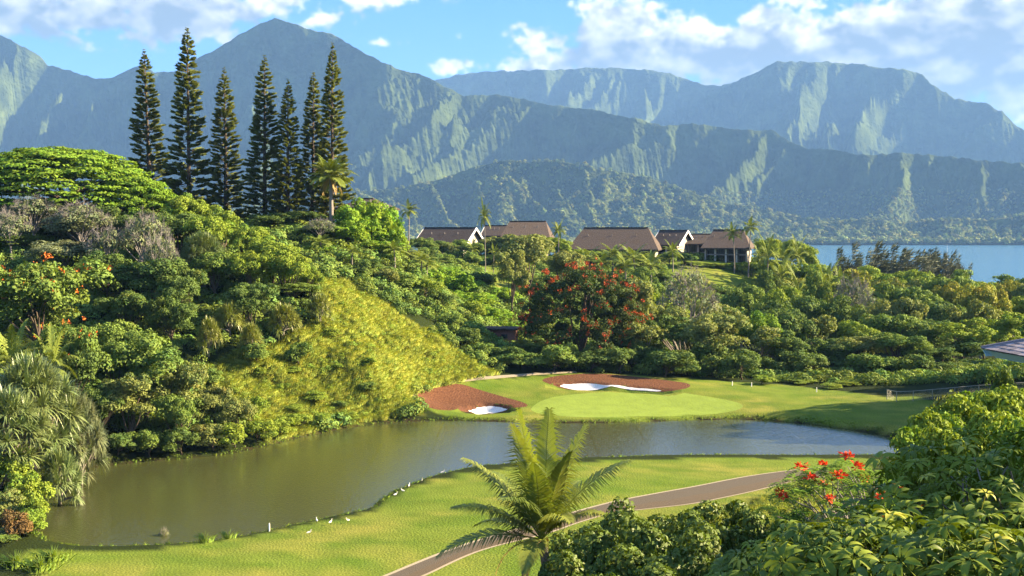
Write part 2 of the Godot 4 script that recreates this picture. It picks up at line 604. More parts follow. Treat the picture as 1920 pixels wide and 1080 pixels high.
func make_sky() -> Sky:
	CN.seed = 11
	CN.frequency = 0.011
	CN.fractal_octaves = 6
	CN.fractal_gain = 0.55
	var W := 4096
	var H := 2048
	var low := Image.create(512, 128, false, Image.FORMAT_RGBF)
	for y in 128:
		for x in 512:
			low.set_pixel(x, y, sky_color(wrapf((x + 0.5) / 512.0 * TAU, -PI, PI), (1.0 - (y + 0.5) / 128.0) * PI * 0.5))
	low.resize(W, H / 2, Image.INTERPOLATE_CUBIC)
	var im := Image.create(W, H, false, Image.FORMAT_RGBF)
	im.fill(Color(0.09, 0.125, 0.15))
	im.blit_rect(low, Rect2i(0, 0, W, H / 2), Vector2i.ZERO)
	for y in range(1024 - 170, 1024):
		for x in range(-380, 380):
			im.set_pixel(posmod(x, W), y, sky_color((x + 0.5) / W * TAU, (0.5 - (y + 0.5) / H) * PI))
	var m := PanoramaSkyMaterial.new()
	m.panorama = ImageTexture.create_from_image(im)
	var s := Sky.new()
	s.sky_material = m
	return s

# ---------------------------------------------------------------- mountains
const RIDGE_FAR := [[300, 215], [600, 190], [760, 165], [820, 150], [870, 138], [930, 133], [980, 132], [1050, 130], [1100, 127], [1160, 127], [1210, 131], [1260, 137], [1290, 150], [1320, 158], [1345, 162], [1370, 155], [1420, 135], [1440, 122], [1460, 115], [1500, 116], [1540, 115], [1600, 119], [1650, 126], [1700, 129], [1730, 140], [1750, 160], [1790, 184], [1850, 195], [1880, 210], [1905, 235], [1960, 262], [2100, 300], [2400, 360]]
const RIDGE_MID := [[-400, 40], [-150, 20], [-60, 50], [0, 65], [40, 85], [75, 105], [90, 122], [140, 135], [180, 147], [212, 146], [240, 130], [266, 120], [290, 136], [330, 133], [370, 110], [400, 95], [440, 70], [480, 48], [515, 33], [545, 42], [590, 58], [620, 62], [650, 80], [700, 108], [750, 130], [800, 143], [830, 160], [870, 180], [930, 178], [970, 183], [1020, 195], [1060, 200], [1120, 207], [1150, 215], [1190, 221], [1240, 236], [1300, 232], [1380, 242], [1450, 245], [1480, 265], [1510, 278], [1560, 281], [1620, 291], [1680, 287], [1760, 291], [1830, 300], [1920, 306], [2050, 315], [2300, 345]]
const RIDGE_LOW := [[-300, 395], [300, 385], [560, 372], [680, 358], [760, 350], [830, 335], [890, 312], [950, 300], [1000, 305], [1050, 302], [1110, 315], [1180, 325], [1240, 340], [1290, 360], [1350, 378], [1430, 393], [1480, 405], [1560, 413], [1700, 418], [1920, 412], [2300, 400]]

const RIDGE_FOOT := [[700, 436], [900, 430], [1000, 408], [1060, 398], [1120, 405], [1220, 398], [1290, 412], [1380, 424], [1480, 430], [1560, 418], [1640, 410], [1700, 420], [1780, 408], [1850, 414], [1920, 404], [2250, 395]]

func profile(r: Array, px: float) -> float:
	for k in r.size() - 1:
		if px <= r[k + 1][0]:
			var t: float = clampf((px - r[k][0]) / (r[k + 1][0] - r[k][0]), 0, 1)
			return lerpf(r[k][1], r[k + 1][1], t)
	return r[-1][1]

func ridged(x: float, y: float) -> float: return 1.0 - absf(RN.get_noise_2d(x, y)) * 2.0

# one range: its crest runs at depth `dr`, spurs and gullies run down to `foot` metres in front of it
func range_mesh(r: Array, dr: float, wander: float, foot: float, back: float, p0: float, p1: float, cols: int, rows: int, gully: float, wave: float, lean: float, seed_: float, steep: float, rough: float, tilt := 0.0, cuts := 5, cut := 0.6) -> ArrayMesh:
	var g := Geo.new()
	var brow := rows / 6
	var W := cols + 1
	var base := SEA - 8.0
	for j in rows + brow + 1:
		for i in cols + 1:
			var px := p0 + (p1 - p0) * i / cols
			var D := dr + wander * fbm(px * 0.12 + seed_ * 10.0, seed_)
			D -= tilt * (px - 1000.0) / 1000.0
			var ft := minf(foot, D - 3190.0)
			var top := at_depth(px, profile(r, px), D)
			top.y += RN.get_noise_2d(px * 2.2, seed_ * 50.0) * 9.0 * dr / 6000.0
			var t := 1.0 - float(j) / rows                       # 1 at the foot, 0 at the crest, below 0 behind it
			var x := top.x
			var h: float
			var dd: float
			if t >= 0.0:
				t = pow(t, 1.25)
				dd = D - t * ft
				var rise := top.y - base
				var fall := pow(1.0 - t, steep)
				h = base + rise * fall
				var warp := fbm(x * 0.012 + seed_, dd * 0.012) * wave * 0.9
				var sx := x + lean * t * ft + warp
				# broad spurs, narrower ribs, and rough ground for the streams to find
				var s1 := ridged(sx / wave * 46.0, dd / wave * 13.0 + seed_ * 31.0)
				var s2 := ridged(sx / wave * 120.0 + 40.0, dd / wave * 42.0 + seed_ * 17.0)
				var s3 := ridged(x / wave * 300.0, dd / wave * 240.0)
				var s4 := RN.get_noise_2d(x * 1.9, dd * 1.9)
				var k := smoothstep(0.0, 0.12, t) * smoothstep(1.05, 0.7, t)
				h += (s1 - 0.9) * gully * rise * k * (0.35 + fall) + (s2 - 0.92) * gully * 0.22 * rise * smoothstep(0.0, 0.03, t) * smoothstep(1.05, 0.6, t) * (0.3 + fall) + (s3 - 0.9) * rough * smoothstep(0.0, 0.03, t) + s4 * rough * 0.6 * smoothstep(0.0, 0.02, t)
				h = maxf(h, base + 12.0 + rough * 0.2 * s3)
			else:
				dd = D - t * back
				h = top.y + t * (top.y - base) * 0.8
			g.v.push_back(Vector3(x * dd / D, h, -dd))
			g.n.push_back(Vector3.UP)
			g.c.push_back(Color.WHITE)
	# running water cuts the gullies: rain gathers downhill and lowers the beds towards what they drain into
	var n := W * (rows + 1)
	var H := PackedFloat64Array()
	H.resize(n)
	for k in n: H[k] = g.v[k].y
	var off := PackedInt32Array([-1, 1, -W, W, -W - 1, -W + 1, W - 1, W + 1])
	for round_ in cuts:
		var keys := PackedInt64Array()
		keys.resize(n)
		for k in n: keys[k] = (int((H[k] + 100.0) * 1000.0) << 20) | k
		keys.sort()
		var to := PackedInt32Array()
		to.resize(n)
		var area := PackedFloat64Array()
		area.resize(n)
		area.fill(1.0)
		for q in range(n - 1, -1, -1):
			var k := int(keys[q] & 0xFFFFF)
			var i := k % W
			var j := k / W
			to[k] = k
			if i == 0 or i == W - 1 or j == 0 or j == rows: continue
			var best := H[k]
			for z in 8:
				var m := k + off[z]
				var hh := H[m] if z < 4 else H[k] + (H[m] - H[k]) * 0.72
				if hh < best:
					best = hh
					to[k] = m
			if to[k] != k: area[to[k]] += area[k]
		for q in n:
			var k := int(keys[q] & 0xFFFFF)
			if to[k] == k: continue
			var f := 0.05 * cut * sqrt(area[k])
			H[k] = (H[k] + f * H[to[k]]) / (1.0 + f)
	for k in n: g.v[k].y = H[k]
	for j in rows + brow:
		for i in cols:
			var k := j * W + i
			g.i.append_array(PackedInt32Array([k, k + W, k + 1, k + 1, k + W, k + W + 1]))
	# normals
	for k in g.v.size(): g.n[k] = Vector3.ZERO
	for k in range(0, g.i.size(), 3):
		var a := g.i[k]; var b := g.i[k + 1]; var c := g.i[k + 2]
		var nn := (g.v[c] - g.v[a]).cross(g.v[b] - g.v[a])
		g.n[a] += nn; g.n[b] += nn; g.n[c] += nn
	for k in g.v.size(): g.n[k] = g.n[k].normalized()
	return g.mesh()

func build_far() -> void:
	var sea := PlaneMesh.new()
	sea.size = Vector2(26000, 15000)
	var o := struct("sea", sea, M.sea, "blue bay water beyond the wooded shore", "sea")
	o.position = Vector3(1500, SEA, -7950)
	var a := range_mesh(RIDGE_FAR, 8200, 500, 3300, 1800, 250, 2300, 560, 100, 0.5, 760, 0.15, 3.0, 1.8, 34, 1700.0)
	struct("mountain_far", a, M.mountain, "hazy blue long mountain ridge with a flat summit under clouds", "mountain")
	var b := range_mesh(RIDGE_MID, 4950, 260, 1750, 1300, -330, 2250, 980, 210, 0.56, 560, 0.25, 1.0, 2.0, 26, 900.0)
	struct("mountain_mid", b, M.mountain, "steep fluted green mountain with a pointed peak and falling ridge", "mountain")
	var c := range_mesh(RIDGE_LOW, 3680, 90, 480, 420, -200, 2250, 560, 110, 0.5, 240, -0.2, 2.0, 1.2, 14, 60.0)
	struct("hill_low", c, M.hill, "low wooded foothills at the mountain feet beside the bay", "hill")
	var e := range_mesh(RIDGE_FOOT, 3440, 40, 230, 160, 700, 2250, 420, 60, 0.45, 150, 0.3, 4.0, 1.1, 8, 30.0)
	struct("hill_foot", e, M.hill, "lowest wooded spurs stepping down to the bay", "hill")
	far_wood([a, b, c, e])

# the far wood: one mass of crowns on the foothills and the flat beside the bay
func far_wood(meshes: Array) -> void:
	var g := Geo.new()
	for k in 46:
		var d := rdir()
		if d.y < -0.25: d.y = -d.y
		var p := Vector3(d.x * 0.5, 0.45 + d.y * 0.5, d.z * 0.5) * rr(0.75, 1.05)
		var v := 0.75 + rr(0, 0.5)
		g.leaf(p, rdir(), d, rr(0.3, 0.5), rr(0.28, 0.42), Color(v, v, v * 0.95), d)
	var crown := g.mesh()
	var tr: Array = []
	for mi in [3, 2, 1]:
		var arr: Array = meshes[mi].surface_get_arrays(0)
		var V: PackedVector3Array = arr[Mesh.ARRAY_VERTEX]
		var I: PackedInt32Array = arr[Mesh.ARRAY_INDEX]
		for k in range(0, I.size(), 3):
			var a := V[I[k]]; var b := V[I[k + 1]]; var c := V[I[k + 2]]
			if (a.z < -3700.0 and mi == 2) or (a.z < -3460.0 and mi == 3): continue
			if mi == 1 and (a.y > 170.0 or a.z < -4700.0): continue
			var area := (b - a).cross(c - a).length() * 0.5
			var cnt := area * (0.003 if mi != 1 else 0.0028)
			var n := int(cnt) + (1 if R.randf() < cnt - int(cnt) else 0)
			for q in mini(n, 6):
				var u := R.randf(); var w := R.randf()
				if u + w > 1.0: u = 1.0 - u; w = 1.0 - w
				var p := a + (b - a) * u + (c - a) * w
				if p.y < SEA + 1.0: continue
				var s := rr(9, 17) * (1.15 if p.y < 20.0 else 0.85)
				tr.append([p, s])
	var mm := MultiMesh.new()
	mm.transform_format = MultiMesh.TRANSFORM_3D
	mm.use_colors = true
	mm.mesh = crown
	mm.instance_count = tr.size()
	print("far wood ", tr.size())
	for k in tr.size():
		var s: float = tr[k][1]
		mm.set_instance_transform(k, Transform3D(Basis(Vector3.UP, rr(0, TAU)).scaled(Vector3(s, s * rr(0.7, 1.15), s)), tr[k][0] - Vector3(0, s * 0.15, 0)))
		var v := rr(0.6, 1.35)
		mm.set_instance_color(k, Color(v * rr(0.85, 1.25), v, v * 0.9))
	var o := MultiMeshInstance3D.new()
	o.name = "far_wood"
	o.multimesh = mm
	o.material_override = M.farleaf
	add_child(o)
	tag(o, "far off wood covering the foothills and flat along the bay", "wood", "", "stuff")

func build_water() -> void:
	var g := Geo.new()
	# a sheet over the whole hollow; the banks rise through it
	var lo := Vector2(1e9, 1e9); var hi := -lo
	for p in pond:
		lo = lo.min(p); hi = hi.max(p)
	lo -= Vector2(2, 2); hi += Vector2(2, 2)
	g.face4(Vector3(lo.x, 0, -lo.y), Vector3(hi.x, 0, -lo.y), Vector3(hi.x, 0, -hi.y), Vector3(lo.x, 0, -hi.y), Vector3.UP)
	struct("pond", g.mesh(), M.pond, "murky olive pond with small ripples in front of the putting green", "pond")

# ---------------------------------------------------------------- plants: prototypes about 1 unit = 1 metre, then copied
var K := {}                                # kind -> {"node", "h", "w"}

func tint(v := 0.22, warm := 0.12) -> Color:
	var a := rr(1.0 - v, 1.0 + v)
	var b := rr(-warm, warm)
	return Color(a * (1.0 + b), a, a * (1.0 - b * 0.8))

func clump(g: Geo, at: Vector3, r: Vector3, n: int, l: float, col: Color, flatten := 0.35, droop := 0.25) -> void:
	for k in n:
		var d := rdir()
		if d.y < -0.35: d.y = -d.y * 0.6
		d = d.normalized()
		var p := at + d * r * rr(0.72, 1.03)
		var nn := (d + Vector3.UP * flatten * 0.6 + rdir() * 0.85).normalized()
		var dir := (rdir() + d * 0.5 - Vector3.UP * droop)
		dir = (dir - nn * dir.dot(nn)).normalized()
		var c := Color(col.r * rr(0.86, 1.16), col.g * rr(0.94, 1.06), col.b)
		var ll := l * rr(0.65, 1.3)
		g.leaf(p - dir * ll * 0.5, dir, nn, ll, ll * rr(0.45, 0.62), c, (d + Vector3.UP * 0.3).normalized())

func limb(g: Geo, a: Vector3, b: Vector3, r0: float, r1: float, sag := 0.12, sides := 6) -> void:
	var pts: Array = []
	var rad: Array = []
	var off := rdir() * a.distance_to(b) * sag
	for k in 5:
		var t := k / 4.0
		pts.append(a.lerp(b, t) + off * sin(t * PI) + Vector3.UP * (a.distance_to(b) * 0.1 * sin(t * PI)))
		rad.append(lerpf(r0, r1, t))
	g.tube(pts, rad, sides, Color.WHITE)

func keep(called: String, o: Node3D, h: float, w: float) -> void:
	o.set_meta("base", called)
	o.set_meta("category", "tree")

func proto(kind: String, called: String, category: String, h: float, w: float) -> Node3D:
	var o := Node3D.new()
	o.name = called
	o.set_meta("base", called)
	o.set_meta("category", category)
	o.set_meta("label", "")
	K[kind] = {"node": o, "h": h, "w": w}
	return o

# round-headed broad-leaved tree: trunk with limbs, crown of many leaf clumps
func broad(kind: String, called: String, category: String, m: Material, h: float, w: float, low: float, clumps: int, cr: float, leaves: int, l: float, flatten := 0.35, bark: Material = null, extra := 0, ecol := Color.WHITE, em: Material = null) -> void:
	var o := proto(kind, called, category, h, w)
	var g := Geo.new()
	var t := Geo.new()
	var mid := Vector3(rr(-0.3, 0.3), lerpf(low, h, 0.45), rr(-0.3, 0.3))
	var rad := Vector3(w * 0.5 - cr * 0.7, (h - low) * 0.5 - cr * 0.35, w * 0.5 - cr * 0.7)
	mid.y = (h + low) * 0.5
	var fork := Vector3(mid.x * 0.5, maxf(low * 0.8, h * 0.16), mid.z * 0.5)
	t.tube([Vector3(0, -0.4, 0), Vector3(0, 0.15, 0), fork * 0.6, fork], [h * 0.03, h * 0.022, h * 0.018, h * 0.016], 7, Color.WHITE)
	var tops: Array = []
	var lobes := maxi(6, clumps / 6)
	for q in lobes:
		# big lobes first, then clumps round each: gaps stay between the lobes
		var ld := rdir()
		if ld.y < -0.35: ld.y = -ld.y
		var deep := pow(R.randf(), 0.3) * rr(0.7, 1.02)
		if clumps >= 250:                      # a full dome: lobes spread evenly over it
			var ey := 1.0 - 1.55 * (q + 0.5) / lobes
			ld = Vector3(cos(q * 2.39996) * sqrt(1.0 - ey * ey), ey, sin(q * 2.39996) * sqrt(1.0 - ey * ey))
			deep = rr(0.86, 1.0)
		var lp := mid + ld.normalized() * rad * deep
		var lt := tint(0.16, 0.12)
		for k in clumps / lobes:
			var p := lp + rdir() * Vector3(cr, cr * 0.7, cr) * rr(0.5, 1.35)
			tops.append(p)
			var s := cr * rr(0.5, 0.95)
			var ct := tint(0.12, 0.1)
			clump(g, p, Vector3(s, s * rr(0.65, 0.95), s), int(leaves * s / cr), l, lt * ct, flatten)
	for k in mini(9, clumps):
		limb(t, fork * rr(0.7, 1.0), tops[k], h * 0.012, h * 0.003)
	part("trunk", t.mesh(), M.bark if bark == null else bark, o)
	part("crown", g.mesh(), m, o)
	if extra > 0:
		var f := Geo.new()
		for k in extra:
			var p: Vector3 = tops[R.randi() % tops.size()]
			var d := (p - mid) / rad
			d = (d + Vector3(0, 0.35, 0) + rdir() * 0.25).normalized()
			var at := p + d * cr * 0.95
			for q in 7:
				var e := (d + rdir() * 0.9).normalized()
				f.leaf(at + rdir() * 0.22, e, (e + rdir()).normalized(), rr(0.14, 0.26), 0.15, ecol * rr(0.8, 1.2), d)
		part("blossoms", f.mesh(), em, o)

# wide umbrella crown in flat tiers
func umbrella() -> void:
	var o := proto("umbrella", "monkeypod_tree", "tree", 13.0, 24.0)
	var g := Geo.new()
	var t := Geo.new()
	var tops: Array = []
	for k in 460:
		var a := rr(0, TAU)
		var u := sqrt(R.randf())
		var y := 12.4 - 8.5 * pow(u, 2.6) + rr(-0.9, 0.3) - (rr(0.8, 2.0) if k % 3 == 0 else 0.0)
		var p := Vector3(cos(a) * u * 11.2, y, sin(a) * u * 11.2)
		tops.append(p)
		var s := rr(0.9, 1.7)
		clump(g, p, Vector3(s * 1.25, s * 0.32, s * 1.25), 90, 0.5, tint(0.16, 0.1), 1.2, 0.0)
	t.tube([Vector3(0, -0.5, 0), Vector3(0, 0.5, 0), Vector3(0.2, 3.0, 0)], [0.75, 0.6, 0.5], 9, Color.WHITE)
	for k in 14: limb(t, Vector3(0.2, 2.6, 0), tops[k * 3], 0.26, 0.05, 0.08)
	part("trunk", t.mesh(), M.bark, o)
	part("crown", g.mesh(), M.l_bright, o)

func cook_pine(kind: String) -> void:
	var H := 28.0
	var o := proto(kind, "cook_pine", "pine tree", H, 6.6)
	var t := Geo.new()
	t.tube([Vector3(0, -0.5, 0), Vector3(0, 6, 0), Vector3(rr(-.15, .15), 16, 0), Vector3(0, H - 0.3, 0)], [0.42, 0.36, 0.22, 0.03], 8, Color.WHITE)
	var g := Geo.new()
	var y := 1.6
	var turn := 0.0
	while y < H - 0.2:
		var f := y / H
		var r := 4.4 * pow(clampf(1.0 - f, 0.0, 1.0), 0.8) * smoothstep(-0.2, 0.16, f) + 0.07
		if f > 0.9: r *= lerpf(1.0, 0.75, (f - 0.9) * 10.0)
		r *= rr(0.86, 1.1)
		turn += 0.9
		var nb := 8 if f < 0.75 else 6
		for b in nb:
			if R.randf() < 0.1: continue
			var a := turn + TAU * b / nb + rr(-0.22, 0.22)
			var out := Vector3(cos(a), 0, sin(a))
			var br := r * rr(0.6, 1.12)
			var base := Vector3(0, y + rr(-0.32, 0.32), 0)
			var rise := rr(-0.12, 0.08) - 0.16 * (1.0 - f)
			var tip := base + out * br + Vector3.UP * (rise * br + 0.18 * br)
			t.tube([base, base + out * br * 0.5 + Vector3.UP * rise * br * 0.6, tip], [0.05, 0.035, 0.012], 3, Color.WHITE)
			var n := int(18.0 + br * 36.0)
			var c := tint(0.25, 0.1)
			for q in n:
				var s := rr(0.22, 1.0)
				s = sqrt(s)
				var p := base + out * br * s + Vector3.UP * (rise * br * minf(s * 1.2, 1.0) + 0.18 * br * s * s)
				var side := out.cross(Vector3.UP) * rr(-1, 1)
				var dir := (out * 0.8 + side * 0.9 + Vector3.UP * rr(0.05, 0.75)).normalized()
				var nn := (dir.cross(side + rdir() * 0.4)).normalized()
				if nn.y < 0: nn = -nn
				g.leaf(p, dir, nn, rr(0.4, 0.75) * minf(1.0, r / 1.5 + 0.3), 0.26 * minf(1.0, r / 1.5 + 0.3), c * rr(0.7, 1.3), (out * 0.6 + Vector3.UP * 0.5 + nn * 0.4).normalized(), 0.05)
		y += rr(0.40, 0.55) * (1.0 if f < 0.8 else 0.85)
	part("trunk", t.mesh(), M.bark, o)
	part("crown", g.mesh(), M.l_pine, o)

# one feather frond as a mesh: a bending rachis with leaflets hanging from both sides
func frond(dir: Vector3, len_: float, bend: float, pairs: int, ll: float, lw: float, col: Color, spread := 0.85, hang := 0.35, wind := Vector3.ZERO) -> ArrayMesh:
	var g := Geo.new()
	var p := Vector3.ZERO
	var d := dir.normalized()
	var pts: Array = [p]
	var dirs: Array = [d]
	var N := 14
	for k in N:
		p += d * len_ / N
		d = (d + (Vector3.DOWN * bend + wind) * (0.4 + 1.3 * k / N) / N).normalized()
		pts.append(p); dirs.append(d)
	var rad: Array = []
	for k in N + 1: rad.append(lerpf(0.022, 0.004, float(k) / N) * len_ / 3.0)
	g.tube(pts, rad, 4, Color(1.25, 1.15, 0.7))
	for q in pairs:
		var t := 0.14 + 0.85 * (q + 0.5) / pairs
		var f := t * N
		var i := mini(int(f), N - 1)
		var at: Vector3 = pts[i].lerp(pts[i + 1], f - i)
		var dd: Vector3 = dirs[i]
		var side := dd.cross(Vector3.UP)
		if side.length() < 0.05: side = Vector3.RIGHT
		side = side.normalized()
		var up := side.cross(dd).normalized()
		var sh := sin(PI * pow(t, 0.75)) * 0.85 + 0.18
		for s in [-1.0, 1.0]:
			var l := ll * sh * rr(0.85, 1.1)
			var e: Vector3 = (side * s * spread + dd * (0.45 + 0.5 * t) + up * rr(0.0, 0.25)).normalized()
			var e2: Vector3 = (e + Vector3.DOWN * hang * 2.0 + rdir() * 0.1).normalized()
			var nn: Vector3 = (up + e * 0.1 + side * s * -0.2).normalized()
			var wv := e.cross(nn).normalized() * lw * 0.5
			var c := col * rr(0.82, 1.18)
			var mid: Vector3 = at + e * l * 0.5
			var tip: Vector3 = mid + e2 * l * 0.5
			var a0 := g.vert(at - wv * 0.6, nn, c)
			var a1 := g.vert(at + wv * 0.6, nn, c)
			var b0 := g.vert(mid - wv, nn, c)
			var b1 := g.vert(mid + wv, nn, c)
			var c0 := g.vert(tip, nn, c)
			g.quad(a0, a1, b1, b0)
			g.tri(b0, b1, c0)
	return g.mesh()

func palm(kind: String, called: String, h: float, w: float, fronds: int, m: Material, bend: float, lean: float, trunk_r: float, windy := Vector3.ZERO, skirt := 0) -> void:
	var o := proto(kind, called, "palm", h, w)
	var t := Geo.new()
	var L := w * 0.56
	var ty := h - L * 0.52
	var top := Vector3(lean, ty, 0)
	var pts: Array = []; var rad: Array = []
	for k in 7:
		var s := k / 6.0
		pts.append(Vector3(lean * s * s, -0.4 + (ty + 0.4) * s, sin(s * 3.0) * 0.15))
		rad.append(trunk_r * lerpf(1.4, 0.8, s) * (1.12 if k % 2 else 1.0))
	t.tube(pts, rad, 8, Color.WHITE)
	part("trunk", t.mesh(), M.bark_pale, o)
	for k in fronds:
		var a := k * 2.39996 + rr(-0.2, 0.2)
		var e := lerpf(1.25, -0.15, pow((k + 0.5) / fronds, 0.8)) + rr(-0.12, 0.12)
		var d := Vector3(cos(a) * cos(e), sin(e), sin(a) * cos(e))
		part("frond", frond(d, L * rr(0.85, 1.1), bend * rr(0.8, 1.25), 22, L * 0.27, L * 0.035, tint(0.18, 0.12), 0.8, 0.4, windy), m, o, top)
	for k in skirt:
		var a := rr(0, TAU)
		var d := Vector3(cos(a) * 0.75, -0.5, sin(a) * 0.75)
		part("dead_frond", frond(d, L * 0.7, bend * 1.6, 16, L * 0.2, L * 0.03, Color(1, 1, 1), 0.5, 0.8), M.l_dead, o, top)

# grey leafless-looking tree: fine twigs with few leaves
func twiggy(kind: String, called: String, h: float, w: float, m_leaf: Material, leaves: int) -> void:
	var o := proto(kind, called, "tree", h, w)
	var t := Geo.new()
	var g := Geo.new()
	t.tube([Vector3(0, -0.4, 0), Vector3(0.1, h * 0.25, 0)], [0.22, 0.15], 6, Color.WHITE)
	for k in 16:
		var a := k * 2.4
		var u := sqrt((k + 0.5) / 16.0)
		var q := Vector3(cos(a) * u * w * 0.36, h * (0.86 - 0.3 * u * u) + rr(-.4, .4), sin(a) * u * w * 0.36)
		limb(t, Vector3(0.1, h * 0.24, 0), q, 0.085, 0.035, 0.1, 4)
		for b in 11:
			var d := (Vector3(cos(a) * u, 0.55, sin(a) * u) + rdir() * 0.9).normalized()
			var e := q + d * rr(0.5, 1.25)
			t.tube([q, (q + e) * 0.5 + rdir() * 0.1, e], [0.032, 0.024, 0.014], 3, Color.WHITE)
			for z in 5:
				var f := q.lerp(e, rr(0.4, 1.0))
				var dd := (d + rdir() * 0.8).normalized()
				t.tube([f, f + dd * rr(0.3, 0.6)], [0.016, 0.008], 3, Color.WHITE)
		clump(g, q - Vector3(0, 0.4, 0), Vector3(1.3, 0.8, 1.3), leaves, 0.3, tint(), 0.3)
	part("branches", t.mesh(), M.bark_grey, o)
	part("crown", g.mesh(), m_leaf, o)

func strap(g: Geo, p: Vector3, dir: Vector3, l: float, w: float, bend: float, col: Color) -> void:
	var d := dir
	var side := d.cross(Vector3.UP)
	if side.length() < 0.05: side = Vector3.RIGHT
	side = side.normalized()
	var a := -1; var b := -1
	for k in 5:
		var t := k / 4.0
		var ww := w * (1.0 - t * t * 0.95) * 0.5
		var nn := side.cross(d).normalized()
		var e := g.vert(p - side * ww, nn, col)
		var f := g.vert(p + side * ww, nn, col)
		if a >= 0: g.quad(a, b, f, e)
		a = e; b = f
		p += d * l * 0.25
		d = (d + Vector3.DOWN * bend * (0.25 + 0.4 * t)).normalized()

func rosette(g: Geo, at: Vector3, ax: Vector3, n: int, l: float, w: float, bend: float, col: Color) -> void:
	for k in n:
		var d := (rdir() + ax * rr(0.3, 1.6)).normalized()
		strap(g, at, d, l * rr(0.75, 1.15), w, bend, col * rr(0.75, 1.25))

func screwpine(kind: String, called: String, category: String, h: float, w: float, heads: int, m: Material, l: float, roots := true) -> void:
	var o := proto(kind, called, category, h, w)
	var g := Geo.new()
	var t := Geo.new()
	for k in heads:
		var a := k * 2.39996
		var u := sqrt((k + 0.5) / heads)
		var p := Vector3(cos(a) * u * w * 0.4, h * (0.86 - 0.56 * u * u * rr(0.5, 1.25)), sin(a) * u * w * 0.4)
		if k % 2 == 0: limb(t, Vector3(0, h * 0.22, 0), p, 0.13, 0.06, 0.12, 5)
		rosette(g, p, Vector3(cos(a) * u, 0.7, sin(a) * u).normalized(), 70, l, 0.15, 0.6, tint(0.2, 0.15))
	t.tube([Vector3(0, -0.3, 0), Vector3(0, h * 0.24, 0)], [0.22, 0.17], 7, Color.WHITE)
	if roots:
		for k in 9:
			var a := TAU * k / 9.0
			t.tube([Vector3(cos(a) * 0.9, -0.4, sin(a) * 0.9), Vector3(0, h * 0.17, 0)], [0.05, 0.05], 5, Color.WHITE)
	part("trunk", t.mesh(), M.bark_pale, o)
	part("crown", g.mesh(), m, o)

# windswept plumes rising from many stems
func plume(kind: String, h: float, w: float) -> void:
	var o := proto(kind, "ironwood_tree", "tree", h, w)
	var t := Geo.new()
	var g := Geo.new()
	for k in 13:
		var a := rr(0, TAU)
		var u := sqrt(R.randf())
		var top := Vector3(cos(a) * u * w * 0.42 + 1.2, h * rr(0.62, 1.0) * (1.0 - 0.2 * u), sin(a) * u * w * 0.42)
		var root := Vector3(cos(a) * u * 0.9, -0.3, sin(a) * u * 0.9)
		limb(t, root, top, 0.11, 0.02, 0.05, 4)
		for q in 150:
			var s := 0.3 + 0.7 * sqrt(R.randf())
			var p := root.lerp(top, s) + Vector3.UP * h * 0.05 + rdir() * lerpf(1.3, 0.4, s)
			var dir := (Vector3(0.75, 0.35, 0.1) + rdir() * 0.5).normalized()
			var nn := dir.cross(rdir()).normalized()
			g.leaf(p, dir, nn, rr(0.7, 1.4), 0.13, tint(0.3, 0.15), (Vector3.UP + rdir()).normalized(), 0.05)
	part("trunk", t.mesh(), M.bark_grey, o)
	part("crown", g.mesh(), M.l_plume, o)

# ---------------------------------------------------------------- placing by what the photograph shows
# px: middle of the crown, top: pixel row of its top, d: depth in metres, wide: crown width in pixels
func put(kind: String, px: float, top: float, d: float, wide: float, label: String, group := "", m: Material = null, turn := -99.0) -> Node3D:
	var k: Dictionary = K[kind]
	var w := at_depth(px, top, d)
	var y := ground_h(w.x, d)
	var h := w.y - y
	if h < 0.6: print("low ", kind, " ", px, " ", top, " ", d, " h=", h)
	h = maxf(h, 0.6)
	var sx: float = wide * d / F / k.w
	var sy: float = h / k.h
	var o := copy(k.node, Vector3(w.x, y, -d), rr(0, TAU) if turn < -90 else turn, Vector3(sx, sy, sx), label, group)
	if m:
		for c in o.get_children():
			if c.name == "crown": c.material_override = m
	o.rotation.z = rr(-0.025, 0.025)
	o.rotation.x = rr(-0.02, 0.02)
	return o

func put_at(kind: String, px: float, py: float, h: float, w: float, label: String, group := "", m: Material = null) -> Node3D:
	var k: Dictionary = K[kind]
	var o := copy(k.node, on_ground(px, py), rr(0, TAU), Vector3(w / k.w, h / k.h, w / k.w), label, group)
	if m:
		for c in o.get_children():
			if c.name == "crown": c.material_override = m
	return o

const HUE := {"l_dark": "dark green", "l_mid": "mid green", "l_olive": "olive", "l_lime": "yellow green", "l_grey": "greyish", "l_fresh": "fresh green", "l_vine": "vivid green"}

func measure() -> void:
	# the prototypes' true sizes, so that copies fill the outline they are given
	for kind in K:
		var box_ := AABB()
		for ch in K[kind].node.get_children():
			if ch.name == "trunk" or ch.name == "branches": continue
			var b: AABB = ch.mesh.get_aabb()
			b.position += ch.position
			box_ = b if box_.size == Vector3.ZERO else box_.merge(b)
		K[kind].h = box_.end.y * 0.98
		K[kind].w = (box_.size.x + box_.size.z) * 0.48

